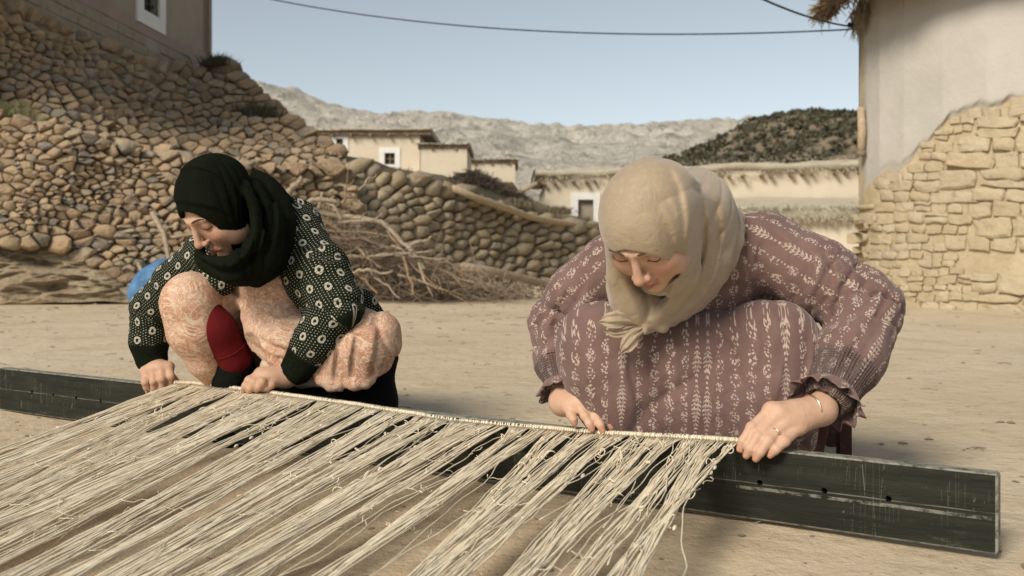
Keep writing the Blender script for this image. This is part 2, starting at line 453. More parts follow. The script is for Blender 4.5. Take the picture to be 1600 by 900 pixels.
if ONLY != 'people':
    m = M('pale limestone with painted haze', rough=1, spec=.02)
    v = m.tc(); n = m.noise(.012, 9, .68, v); sp = m.noise(.075, 5, .8, v)
    c = m.mix(n.step(.38, .66), (.76, .71, .61), (.60, .555, .47)); c = m.mix(sp.step(.50, .64) * .62, c, (.22, .20, .16))  # pale rock tones lightened further, putting the distant haze into the colour
    m.color(c); m.bump(n, 40); m.bump(sp, 6); M_mount = m.m
    m = M('red brown scrub soil', rough=1, spec=.02); v = m.tc(); n = m.noise(.06, 8, .65, v)
    m.color(m.mix(n.step(.35, .65), (.17, .135, .095), (.25, .20, .14))); m.bump(n, 2); M_hill = m.m
    o, _ = ridge('far_mountains', [(-400, 120), (200, 110), (380, 131), (430, 140), (470, 146), (520, 168), (580, 184), (640, 193), (690, 191), (720, 189), (760, 197), (820, 206), (900, 209), (970, 207), (1040, 200), (1090, 197), (1150, 205), (1300, 190), (1500, 190), (2100, 160)], 330, 1700, 6, M_mount, .13, 3, 520, 130)
    tag(o, 'pale bare limestone mountains with haze painted into their colour, speckled with scrub along the skyline', kind='structure')
    o, HV = ridge('scrub_hill', [(990, 262), (1058, 246), (1100, 230), (1135, 212), (1165, 194), (1200, 181), (1235, 175), (1290, 177), (1343, 178), (1420, 190), (1600, 185), (1900, 230), (2200, 262)], 120, 330, 3, M_hill, .05, 11, 200, 60)
    tag(o, 'dark brown hill dotted with green bushes behind the thatched roof', kind='structure')
    # bushes on the hill, too many to pick apart
    m = M('dark green maquis', rough=1, spec=.05); n = m.noise(.8, 4); m.color(m.mix(n.step(.3, .7), (.06, .06, .04), (.11, .105, .07))); M_maq = m.m
    Vb = []; Fb = []; base = 0
    for _ in range(7500):
        r_ = rng.integers(2, 47); c_ = rng.integers(3, 110); P = HV[r_, c_] + rng.uniform(-1.2, 1.2, 3) * [1, 2, 0]
        if rng.random() < .04: P = HV[47, c_] 
        s = rng.uniform(.6, 1.5)
        nleaf = 7
        Cq = P + rng.normal(0, .45, (nleaf, 3)) * s * [1, .9, .5] + [0, 0, .5 * s]; Aq = rng.normal(size=(nleaf, 3)); Aq /= np.linalg.norm(Aq, axis=1)[:, None]
        Bq = np.cross(Aq, rng.normal(size=(nleaf, 3))); Bq /= np.linalg.norm(Bq, axis=1)[:, None]
        Vb.append(np.stack([Cq + Aq * s * .5, Cq + Bq * s * .42, Cq - Aq * s * .5, Cq - Bq * s * .42], 1).reshape(-1, 3))
    Vb = np.vstack(Vb); Fb = np.arange(len(Vb)).reshape(-1, 4)
    tag(mk('hillside_bushes', Vb, np.array(Fb), M_maq), 'dark green bushes covering the brown hill', 'bushes', kind='stuff')
    # mid ground slope between the walls and the far houses
    m = M('dry grassy slope', rough=1, spec=.05); v = m.tc(); n = m.noise(1.6, 8, .7, v); n2 = m.noise(9, 5, .7, v)
    c = m.mix(n.step(.35, .65), (.25, .20, .13), (.40, .335, .23)); c = m.mix(n2.step(.5, .7) * .6, c, (.15, .125, .075)); m.color(c); m.bump(n, .2); m.bump(n2, .05); M_slope = m.m
    # columns (px, front row y, front Y, back row y, back Y)
    colz = [(540, 262, 12.8, 240, 22), (620, 285, 13.4, 262, 24), (690, 300, 14.2, 275, 24), (760, 322, 14.9, 292, 22), (830, 350, 16.1, 312, 21), (900, 366, 17.2, 335, 21.2), (960, 374, 18, 352, 21.4), (1100, 392, 18.5, 380, 21.5)]
    pxs = np.linspace(540, 1100, 90); t = np.linspace(0, 1, 40); A, T = np.meshgrid(pxs, t)
    ia = lambda k: np.interp(A, [c[0] for c in colz], [c[k] for c in colz])
    Yv = ia(2) * (1 - T) + ia(4) * T; Pv = ia(1) * (1 - T) + ia(3) * T
    V = np.stack([(A - CX) / F * Yv, Yv, HC - (Pv - CY) / F * Yv], -1)
    V[..., 2] += .07 * noise(V, 1.6, 5, 4); V = V.reshape(-1, 3)
    i = np.arange(39)[:, None] * 90; j = np.arange(89)[None]
    tag(mk('hillside', V, np.stack([i + j, i + j + 1, i + 90 + j + 1, i + 90 + j], -1).reshape(-1, 4), M_slope, None, True), 'dry scrubby slope rising behind the low stone wall', kind='structure')
    # low land that carries the houses, running to the foot of the mountains
    def zb(X, Y):
        return 2.4 * smooth01(-X, -1, 6) * smooth01(Y, 18, 30) + .02 * np.maximum(Y - 30, 0) * smooth01(Y, 30, 80) * .9 - .03 + .1 * noise(np.stack([X, Y, X * 0], -1), .25, 4, 3) * smooth01(Y, 19, 26)
    tag(grid('valley_floor', np.linspace(-300, 400, 160), np.concatenate([np.linspace(18.2, 60, 60), np.linspace(66, 420, 30)]), zb, M_slope), 'dry land rising towards the mountains behind the village', kind='structure')

# ================================================================ stone packing
def voronoi_cells(S, ay, box, inside):
    """S seeds (n,2); ay stretches y so that cells lie flat"""
    Q = S * [1, ay]; cells = []
    for i in range(len(Q)):
        d2 = ((Q - Q[i]) ** 2).sum(1); nb = np.argsort(d2)[1:26]
        R0 = .95 * math.sqrt(d2[nb[3]])
        poly = [(Q[i, 0] + R0 * math.cos(a), Q[i, 1] + R0 * math.sin(a)) for a in np.arange(8) * math.pi / 4]
        for k in nb:
            mx, my = (Q[i] + Q[k]) / 2; nx, ny = Q[k] - Q[i]; out = []
            for a in range(len(poly)):
                p, q = poly[a - 1], poly[a]
                dp = (p[0] - mx) * nx + (p[1] - my) * ny; dq = (q[0] - mx) * nx + (q[1] - my) * ny
                if (dp < 0) != (dq < 0):
                    t = dp / (dp - dq); out.append((p[0] + (q[0] - p[0]) * t, p[1] + (q[1] - p[1]) * t))
                if dq < 0: out.append(q)
            poly = out
            if len(poly) < 3: break
        cells.append(np.array(poly) / [1, ay] if len(poly) >= 3 else None)
    return cells
def seeds(x0, x1, y0, y1, inside, rad, ay, tries):
    S = []; Rr = []; cell = {}
    G = 18.
    for _ in range(tries):
        x = rng.uniform(x0, x1); y = rng.uniform(y0, y1)
        if not inside(x, y): continue
        r = rad(x, y); ok = True; gx, gy = int(x // G), int(y * ay // G); k = int(r // G) + 2
        for a in range(gx - k, gx + k + 1):
            for b in range(gy - k, gy + k + 1):
                for (x2, y2, r2) in cell.get((a, b), ()):
                    if (x - x2) ** 2 + ((y - y2) * ay) ** 2 < ((r + r2) / 2) ** 2: ok = False; break
                if not ok: break
            if not ok: break
        if ok: cell.setdefault((gx, gy), []).append((x, y, r)); S.append((x, y))
    return np.array(S)
def stone(poly, surf, hgt, gap, rough=.12, flat=.62, tilt=.25, upright=0.):
    """poly in surface parameters; surf(p)->world; returns V,F"""
    c = poly.mean(0); n = len(poly)
    # corner cutting
    q = []
    cut = rng.uniform(.03, .16)
    for a in range(n):
        p0, p1 = poly[a], poly[(a + 1) % n]
        q.append(p0 * (1 - cut) + p1 * cut); q.append(p0 * cut + p1 * (1 - cut))
    q = np.array(q); 
    keep = [0]
    per = np.linalg.norm(q - np.roll(q, -1, 0), axis=1).sum()
    for a in range(1, len(q)):
        if np.linalg.norm(q[a] - q[keep[-1]]) > per * .045: keep.append(a)
    q = q[keep]; n = len(q)
    if n < 4: return None
    W0 = surf(np.vstack([q, c[None]])); C = W0[-1]; Wp = W0[:-1]
    if upright:
        Wf = np.stack([(q[:, 0] - CX) / F * C[1], np.full(n, C[1]), HC - (q[:, 1] - CY) / F * C[1]], 1); Wp = Wp * (1 - upright) + Wf * upright
    size = np.linalg.norm(Wp - C, axis=1).mean()
    e1 = surf((c + [1., 0])[None])[0] - surf(c[None])[0]; e2 = surf((c + [0, -1.])[None])[0] - surf(c[None])[0]
    N = np.cross(e1, e2); N /= np.linalg.norm(N)
    if N[1] > 0: N = -N
    if upright: N = nrm(N * (1 - upright) + np.array([.25, -1, .12]) * upright)
    g = min(.8, gap / max(size, .01))
    D = (Wp - C) * (1 - g)
    if upright: D = D * (1 + .06 * upright)
    D *= rng.uniform(1 - rough, 1 + rough * .25, (n, 1))
    H = hgt * min(size, .22); tl = rng.normal(0, tilt, 3)
    def ht(Dv): return (Dv @ tl)[:, None] * .6
    off = rng.normal(0, .12) * H
    V0 = C + D * 1.0 - N * size * (.5 + 1.2 * upright)
    V1 = C + D + N * (H * rng.uniform(.35, .6, (n, 1)) + off + ht(D))
    D2 = D * rng.uniform(flat - .1, flat + .12, (n, 1))
    V2 = C + D2 + N * (H * rng.uniform(.82, 1.06, (n, 1)) + off + ht(D2))
    V3 = (C + N * (H * rng.uniform(.95, 1.15) + off))[None]
    V = np.vstack([V0, V1, V2, V3]); Fs = []
    for a in range(n):
        b = (a + 1) % n
        Fs += [(a, b, n + b, n + a), (n + a, n + b, 2 * n + b, 2 * n + a), (2 * n + a, 2 * n + b, 3 * n)]
    # outward orientation
    if np.cross(V1[1] - V1[0], V2[0] - V1[0]) @ (V1[0] - C + N) < 0: Fs = [f[::-1] for f in Fs]
    return V, Fs, size
def lay_stones(parent, S, cells, surf, m, hgt, gap, limit=300, name='stone', smooth=.5, vis=None, **kw):
    """one object per stone up to the limit, largest first; the rest joined"""
    out = []
    for i, c in enumerate(cells):
        if c is None: continue
        r = stone(c, surf, hgt, gap, **kw)
        if r is None: continue
        x = c[:, 0]; y = c[:, 1]; area = abs((x * np.roll(y, -1) - y * np.roll(x, -1)).sum()) / 2
        if vis is not None and not vis(S[i]): area *= .01
        out.append((area, r[0], r[1]))
    md_ = np.median([t[0] for t in out if t[0] > 5]); out = [t for t in out if t[0] < 7 * md_]; out.sort(key=lambda t: -t[0])
    for a, V, Fs in out[:limit]: mk(name, V, Fs, m, parent, rng.random() < smooth)
    if len(out) > limit:
        mb = MB()
        for a, V, Fs in out[limit:]: mb.add(V, Fs)
        o = mb.done('small_stones', m, parent, False); o['kind'] = 'stuff'
def backing(name, px, rows, surf, m, parent, push=.05):
    A, T = np.meshgrid(px, rows); P = np.stack([A, T], -1)
    V = surf(P.reshape(-1, 2)); nx = len(px); i = np.arange(len(rows) - 1)[:, None] * nx; j = np.arange(nx - 1)[None]
    V[:, 1] += push
    return mk(name, V, np.stack([i + j, i + j + 1, i + nx + j + 1, i + nx + j], -1).reshape(-1, 4), m, parent, True)
class Strip:
    """battered wall face: columns of (px, top row, top Y, bottom row, bottom Y); parameters are (px, row)"""
    def __init__(s, cols): s.c = np.array(cols, float)
    def at(s, x): return [np.interp(x, s.c[:, 0], s.c[:, k]) for k in range(1, 5)]
    def __call__(s, P):
        P = np.asarray(P, float); yt, Yt, yb, Yb = s.at(P[:, 0]); t = (P[:, 1] - yt) / np.maximum(yb - yt, 1.)
        Y = Yt + (Yb - Yt) * t + .10 * np.sin(P[:, 0] * .021 + P[:, 1] * .013)
        return np.stack([(P[:, 0] - CX) / F * Y, Y, HC - (P[:, 1] - CY) / F * Y], 1)
    def inside(s, x, y, j=0): yt, Yt, yb, Yb = s.at(x); return yt + j < y < yb
    def sheet(s, name, m, parent, push=.06, nx=60, ny=26, over=0, ext=0):
        px = np.linspace(s.c[0, 0], s.c[-1, 0], nx); V = []
        for t in np.linspace(-over, 1 + ext, ny):
            yt, Yt, yb, Yb = s.at(px); V.append(s(np.stack([px, yt + (yb - yt) * t], 1)))
        V = np.vstack(V); V[:, 1] += push; V[:, 2] -= push * .3; i = np.arange(ny - 1)[:, None] * nx; j = np.arange(nx - 1)[None]
        return mk(name, V, np.stack([i + j, i + j + 1, i + nx + j + 1, i + nx + j], -1).reshape(-1, 4), m, parent, True)

if ONLY != 'people':
    # ---- lower terrace wall (left), behind and left of the first woman
    lower = Strip([(-120, 168, 9.75, 372, 9.35), (0, 184, 9.8, 372, 9.4), (60, 192, 9.85, 376, 9.42), (130, 212, 9.95, 396, 9.5), (200, 230, 10.1, 430, 9.6), (235, 240, 10.2, 462, 9.75), (330, 256, 10.6, 470, 10.05), (420, 262, 11.0, 470, 10.5), (480, 263, 11.4, 468, 10.9), (545, 264, 11.9, 462, 11.4)])
    t1 = empty('terrace_wall', lower(np.array([[200., 430.]]))[0], 'tall terrace wall of tumbled brown rubble stones behind the woman in the black headscarf', 'stone wall')
    big = {(30, 345): 34}
    S = seeds(-115, 545, 150, 470, lambda x, y: lower.inside(x, y, 4), lambda x, y: rng.choice([10, 15, 21, 28, 38, 54], p=[.2, .27, .25, .17, .08, .03]) * (1 + .2 * math.sin(x * .02 + y * .05)), 1.8, 15000)
    cells = voronoi_cells(S, 1.8, None, None)
    hid = lambda p: p[0] > -8 and not (275 < p[0] < 470 and p[1] > 290)
    lay_stones(t1, S, cells, lower, M_rub, .65, .002, vis=hid, rough=.17, smooth=.15, flat=.70, tilt=.65, upright=.6)
    lower.sheet('earth_core', M_soil, t1, .10, over=.02)
    # ---- upper terrace slope
    upper = Strip([(-120, -60, 9.95, 166, 9.9), (0, 8, 11.0, 180, 10.2), (60, 28, 11.6, 190, 10.25), (100, 50, 12.2, 202, 10.3), (200, 88, 14.2, 228, 10.5), (300, 116, 16.2, 250, 10.9), (332, 121, 16.6, 254, 11.1), (345, 100, 16.6, 256, 11.2), (400, 148, 15.4, 260, 11.5), (450, 188, 14.2, 262, 11.8), (500, 224, 13.3, 262, 12.1), (552, 254, 12.6, 266, 12.4)])
    t2 = empty('rubble_slope', upper(np.array([[200., 225.]]))[0], 'steep upper bank of dry laid rubble climbing to the house foot on the left', 'stone bank')
    S = seeds(-115, 550, -60, 262, lambda x, y: upper.inside(x, y, 2), lambda x, y: rng.choice([9, 13, 18, 25, 36], p=[.22, .3, .26, .16, .06]), 1.7, 8000)
    cells = voronoi_cells(S, 1.65, None, None)
    lay_stones(t2, S, cells, upper, M_rub, vis=lambda p: p[0] > -8 and p[1] > -8, hgt=.6, gap=.002, rough=.15, tilt=.55, smooth=.15, upright=.9, flat=.78)
    upper.sheet('earth_core', M_soil, t2, .14)
    # narrow shelf of soil between the tiers
    xs_ = np.linspace(-120, 548, 80); V = []
    a = lower(np.stack([xs_, lower.at(xs_)[0] + 2], 1)); b = upper(np.stack([xs_, upper.at(xs_)[2] - 1], 1)); b[:, 1] += .12
    for t in np.linspace(0, 1, 6): V.append(a * (1 - t) + b * t)
    V = np.vstack(V); V[:, 2] += .02 * noise(V, 6, 3); i = np.arange(5)[:, None] * 80; j = np.arange(79)[None]
    tag(mk('terrace_soil', V, np.stack([i + j, i + j + 1, i + 80 + j + 1, i + 80 + j], -1).reshape(-1, 4), M_ledge, None, True), 'narrow earth shelf between the two stone tiers', kind='structure')
    # filler chips and grass on the shelf
    mb = MB()
    for _ in range(700):
        x = rng.uniform(-20, 540); t = rng.random(); st = upper if rng.random() < .5 else lower
        yt, Yt, yb, Yb = st.at(x); P = st(np.array([[x, yt + (yb - yt) * (rng.random() ** 1.0)]]))[0]; s = rng.uniform(.02, .055)
        mb.add(ico * rng.uniform(.6, 1.2, ico.shape) * s + P + [0, -.03, .0], icf)
    tag(mb.done('stone_chips', M_rub), 'small stone chips wedged between the rubble stones', 'stone chips', kind='stuff')
    m = M('dry grass', rough=1); m.color(m.mix(m.rnd(), (.20, .20, .10), (.30, .26, .14))); M_grass = m.m
    def tuft(name, c, n, h, spread, mtl, label, cat='grass tuft'):
        Vb = []; Fb = []; k = 0
        for _ in range(n):
            p = np.array(c) + [rng.normal(0, spread), rng.normal(0, spread * .6), 0]; d = np.array([rng.normal(0, .5), rng.normal(0, .4), 1]); d /= np.linalg.norm(d)
            L = h * rng.uniform(.5, 1.2); s = np.array([1, .2, 0]) * .006 * rng.uniform(.7, 1.6)
            b = p + d * L * .6; e = p + d * L + np.array([d[0] * L * .4, 0, -.1 * L])
            Vb += [p - s, p + s, b + s * .8, b - s * .8, e, e + s * .2]; Fb += [(k, k + 1, k + 2, k + 3), (k + 3, k + 2, k + 5, k + 4)]; k += 6
        return tag(mk(name, Vb, Fb, mtl), label, cat)
    tuft('grass_tuft', upper(np.array([[14., 182.]]))[0] + [0, -.18, -.08], 500, .22, .14, M_grass, 'green grey grass tuft on the shelf at the far left of the rubble bank')
    m = M('dark scrub leaf', rough=1); m.color((.075, .07, .045)); M_scrub = m.m
    tuft('small_shrub', upper(np.array([[342., 104.]]))[0] + [0, -.1, -.02], 260, .24, .13, M_scrub, 'small dark shrub growing at the foot of the house corner', 'shrub')
    tuft('small_shrub', upper(np.array([[404., 180.]]))[0] + [0, -.1, -.1], 300, .30, .13, M_scrub, 'dark shrub clinging to the ridge of the rubble bank', 'shrub')

    # ---- eroded ledge under the terrace wall
    pxs = np.linspace(-260, 262, 240); t = np.linspace(0, 1, 110); A, T = np.meshgrid(pxs, t)
    topy = np.interp(A, [-260, 0, 60, 130, 200, 240, 262], [366, 366, 370, 392, 432, 462, 474]); boty = np.interp(A, [-260, 0, 100, 200, 262], [477, 476, 474, 474, 474])
    py = topy + (boty - topy) * T
    Yb = np.interp(A, [-260, 262], [9.1, 9.5]); Yt = np.interp(A, [-260, 0, 130, 240, 262], [9.5, 9.6, 9.65, 9.7, 9.6])
    Yv = Yt + (Yb - Yt) * T ** 1.5
    V = np.stack([(A - CX) / F * Yv, Yv, HC - (py - CY) / F * Yv], -1)
    n_ = noise(V * [1, 1, 3.2], 2.2, 8, 4); st_ = np.abs(noise(V * [1, 1, 4.5], 4.5, 3, 4))
    V[..., 1] -= (.20 * n_ + .16 * (1 - 2 * st_) + .05 * noise(V * [1, 1, 2], 14, 6, 3)) * np.sin(np.clip(T, .02, 1) * np.pi) ** .6 * np.minimum(1, (262 - A) / 60); V[..., 2] += .02 * noise(V, 9, 1, 2)
    V = V.reshape(-1, 3); i = np.arange(109)[:, None] * 240; j = np.arange(239)[None]
    tag(mk('rock_ledge', V, np.stack([i + j, i + j + 1, i + 240 + j + 1, i + 240 + j], -1).reshape(-1, 4), M_ledge, None, True), 'eroded layered mud rock ledge under the terrace wall at the left', kind='structure')

    # ---- low wall of round stones with a pole on top
    low = Strip([(535, 262, 12.3, 462, 11.3), (560, 266, 12.6, 460, 11.6), (620, 280, 13.0, 458, 12.2), (700, 296, 13.7, 452, 13.0), (760, 318, 14.4, 450, 13.8), (830, 346, 15.6, 447, 15.0), (880, 358, 16.4, 443, 16.0), (940, 364, 17.4, 441, 17.0), (1010, 366, 18.6, 438, 18.4)])
    t3 = empty('low_stone_wall', low(np.array([[700., 450.]]))[0], 'low dry stone wall of round grey stones running behind the two women', 'stone wall')
    S = seeds(540, 985, 255, 460, lambda x, y: low.inside(x, y, 2), lambda x, y: rng.choice([11, 15, 19, 24, 31], p=[.18, .28, .28, .19, .07]), 1.35, 9000)
    cells = voronoi_cells(S, 1.3, None, None)
    lay_stones(t3, S, cells, low, M_cob, .7, .005, smooth=.9, rough=.12, flat=.6, tilt=.2, vis=lambda p: p[0] < 935 and not (p[0] < 640 and p[1] > 380))
    low.sheet('earth_core', M_soil, t3, .12)
    P = np.array([W(826, 296, 14.7) * 0 + W(708, 300, 13.6), W(745, 316, 14.0), W(790, 331, 14.6), W(830, 345, 15.3), W(870, 352, 16.0), W(905, 356, 16.6), W(945, 358, 17.2)]); P[:, 2] += .05; P[:, 1] -= .05
    mb = MB(); mb.tube(P, [.05, .055, .055, .05, .05, .045, .04], 8)
    tag(mb.done('wooden_pole', M_pole, None, True), 'long crooked pole laid along the top of the low stone wall', 'pole')
    P = np.array([W(722, 417, 12.6), W(770, 425, 13.0), W(815, 435, 13.5), W(862, 446, 14.2), W(905, 452, 14.8)])
    mb = MB(); mb.tube(P, [.06, .065, .06, .055, .05], 8)
    tag(mb.done('wooden_pole', M_branch, None, True), 'straight grey pole lying on the ground at the foot of the low wall', 'pole')
    # rocks lying about the foot
    for (x, y, Yq, s, lb) in [(641, 447, 10.6, .085, 'round pale stone at the foot of the brush pile'), (667, 445, 10.9, .08, 'flat pale stone right of the round one under the brush'), (622, 466, 10.1, .03, 'small white stone on the yard edge before the brush pile')]:
        c = W(x, y, Yq); c[2] = max(c[2], s * .4) ; V = ico * rng.uniform(.8, 1.15, ico.shape) * s * [1.2, 1, .8] + c
        bm_f = icf + [(6, 0, 5), (2, 6, 5), (7, 2, 5), (1, 7, 5), (9, 1, 5), (3, 9, 5), (8, 3, 5), (0, 8, 5)]
        tag(mk('loose_stone', V, bm_f, M_cob, None, False), lb, 'stone')

    # ---- brush pile
    bp = empty('brush_pile', W(600, 462, 10.6), 'heap of dry crooked branches and twigs against the stone wall', 'brush pile')
    def branch(pts, r0, r1, m, name='branch', wob=.02, fork=0):
        pts = np.array([W(*p) for p in pts]); n = 12; tt = np.linspace(0, len(pts) - 1, n)
        P = np.stack([np.interp(tt, range(len(pts)), pts[:, k]) for k in range(3)], 1)
        P[1:-1] += rng.normal(0, wob, (n - 2, 3)); P = (P + np.vstack([P[:1], P[:-1]]) + np.vstack([P[1:], P[-1:]])) / 3
        mb = MB(); mb.tube(P, np.linspace(r0, r1, n) * .8 * rng.uniform(.8, 1.2, n), 7)
        for _ in range(fork):
            k = rng.integers(3, 10); d = nrm(P[k + 1] - P[k]) + rng.normal(0, .6, 3); L = rng.uniform(.15, .4)
            Q = np.array([P[k], P[k] + d * L * .5, P[k] + d * L + rng.normal(0, .05, 3)]); mb.tube(Q, [r1 * .9, r1 * .6, r1 * .25], 5)
        return mb.done(name, m, bp, True)
    BR = [([(438, 312, 9.9), (460, 292, 9.9), (474, 276, 9.9)], .045, .035, M_branch, 0), ([(470, 322, 9.9), (540, 334, 9.9), (600, 348, 9.8), (608, 352, 9.8)], .04, .03, M_branch, 1),
          ([(590, 340, 9.8), (620, 372, 9.7), (640, 392, 9.6), (664, 424, 9.5)], .035, .022, M_branch, 1), ([(500, 312, 9.8), (522, 320, 9.8), (535, 352, 9.7)], .02, .013, M_branch, 0),
          ([(525, 345, 9.7), (545, 350, 9.7), (585, 345, 9.6), (600, 330, 9.7)], .018, .01, M_branch, 1), ([(536, 400, 9.7), (590, 400, 9.6), (630, 400, 9.5), (645, 393, 9.5)], .018, .014, M_branch, 1),
          ([(560, 402, 9.6), (610, 395, 9.5), (680, 393, 9.5)], .018, .01, M_branch, 0), ([(640, 385, 9.6), (660, 372, 9.6), (678, 369, 9.6)], .022, .014, M_branch, 0),
          ([(545, 428, 9.5), (575, 422, 9.4), (616, 424, 9.4)], .022, .014, M_branch, 0), ([(555, 385, 9.6), (575, 400, 9.5), (596, 420, 9.5)], .02, .012, M_branch2, 0),
          ([(630, 400, 9.5), (640, 430, 9.4), (650, 462, 9.3)], .02, .016, M_branch2, 0), ([(660, 405, 9.7), (700, 425, 9.6), (745, 447, 9.5)], .016, .01, M_branch2, 1),
          ([(690, 405, 9.9), (730, 430, 9.8), (770, 455, 9.7)], .014, .008, M_branch2, 1), ([(575, 420, 9.5), (610, 450, 9.4), (625, 468, 9.3)], .012, .007, M_branch, 0),
          ([(500, 340, 9.9), (540, 365, 9.8), (560, 392, 9.7)], .025, .015, M_branch2, 1), ([(515, 370, 9.8), (560, 372, 9.7), (600, 366, 9.7)], .016, .01, M_branch2, 1),
          ([(560, 300, 10.2), (575, 285, 10.2), (590, 272, 10.2)], .02, .008, M_branch, 0), ([(536, 320, 10.1), (545, 295, 10.1), (552, 280, 10.1)], .018, .008, M_branch2, 1),
          ([(505, 300, 10.1), (500, 320, 10.0), (478, 345, 9.9)], .026, .018, M_branch, 0), ([(600, 360, 9.7), (650, 420, 9.5), (690, 460, 9.3)], .013, .007, M_branch2, 1),
          ([(480, 318, 9.8), (500, 310, 9.8), (528, 318, 9.8)], .035, .03, M_branch, 0), ([(530, 395, 9.6), (570, 440, 9.5), (590, 460, 9.4)], .016, .01, M_branch2, 1),
          ([(700, 440, 9.6), (760, 448, 9.6), (815, 455, 9.7)], .012, .006, M_branch2, 1), ([(620, 430, 9.4), (680, 450, 9.3), (730, 462, 9.3)], .014, .007, M_branch2, 1),
          ([(440, 345, 9.9), (500, 358, 9.8), (570, 360, 9.7), (640, 378, 9.7)], .022, .012, M_branch2, 1), ([(610, 385, 9.6), (640, 398, 9.5), (700, 402, 9.5)], .014, .009, M_branch, 0)]
    for pts, a, b, mt, fk in BR: branch(pts, a, b, mt, fork=fk)
    mb = MB()
    for _ in range(1250):
        x = rng.uniform(470, 800) if rng.random() < .35 else rng.uniform(470, 690); top = np.interp(x, [470, 560, 640, 720, 800], [335, 355, 405, 435, 452]); y = rng.uniform(top, 466); Y = rng.uniform(9.5, 10.9)
        c = W(x, min(y, 466), Y); c[2] = max(c[2], .02); d = rng.normal(size=3) * [1, .5, .45] + [.4, 0, -.15]; d = nrm(d); L = rng.uniform(.12, .5)
        b = c + d * L * .5 + rng.normal(0, .03, 3); e = c + d * L + rng.normal(0, .06, 3); b[2] = max(b[2], .01); e[2] = max(e[2], .008)
        r = rng.uniform(.003, .008); mb.tube(np.array([c, b, e]), [r, r * .8, r * .3], 3)
    o = mb.done('twigs', M_twig, bp); o['kind'] = 'stuff'
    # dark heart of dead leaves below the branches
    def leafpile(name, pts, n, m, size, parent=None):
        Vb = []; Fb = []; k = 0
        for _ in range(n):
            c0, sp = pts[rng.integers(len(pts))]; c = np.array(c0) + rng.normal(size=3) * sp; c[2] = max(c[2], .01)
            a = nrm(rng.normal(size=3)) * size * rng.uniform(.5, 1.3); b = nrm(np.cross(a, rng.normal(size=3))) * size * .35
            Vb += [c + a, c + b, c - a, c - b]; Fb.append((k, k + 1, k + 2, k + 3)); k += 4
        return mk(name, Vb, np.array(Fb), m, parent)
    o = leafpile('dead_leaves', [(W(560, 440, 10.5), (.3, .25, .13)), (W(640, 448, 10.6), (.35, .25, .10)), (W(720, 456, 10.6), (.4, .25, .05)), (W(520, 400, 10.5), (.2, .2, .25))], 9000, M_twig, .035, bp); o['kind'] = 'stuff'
    # leaning sticks left of the woman
    for i_, (pts, r, lb) in enumerate([([(238, 333, 9.5), (256, 365, 9.4), (264, 405, 9.3), (268, 430, 9.25)], .028, 'bent dry stick leaning on the terrace wall beside the black headscarf'), ([(216, 412, 9.45), (222, 425, 9.4), (238, 448, 9.35)], .02, 'short stick behind the blue sack'), ([(262, 372, 9.45), (300, 366, 9.5), (330, 360, 9.6)], .02, 'thin level stick behind the woman in the black headscarf')]):
        P = np.array([W(*p) for p in pts]); mb = MB(); mb.tube(P, np.linspace(r, r * .6, len(P)), 7); tag(mb.done('stick', M_branch, None, True), lb, 'stick')
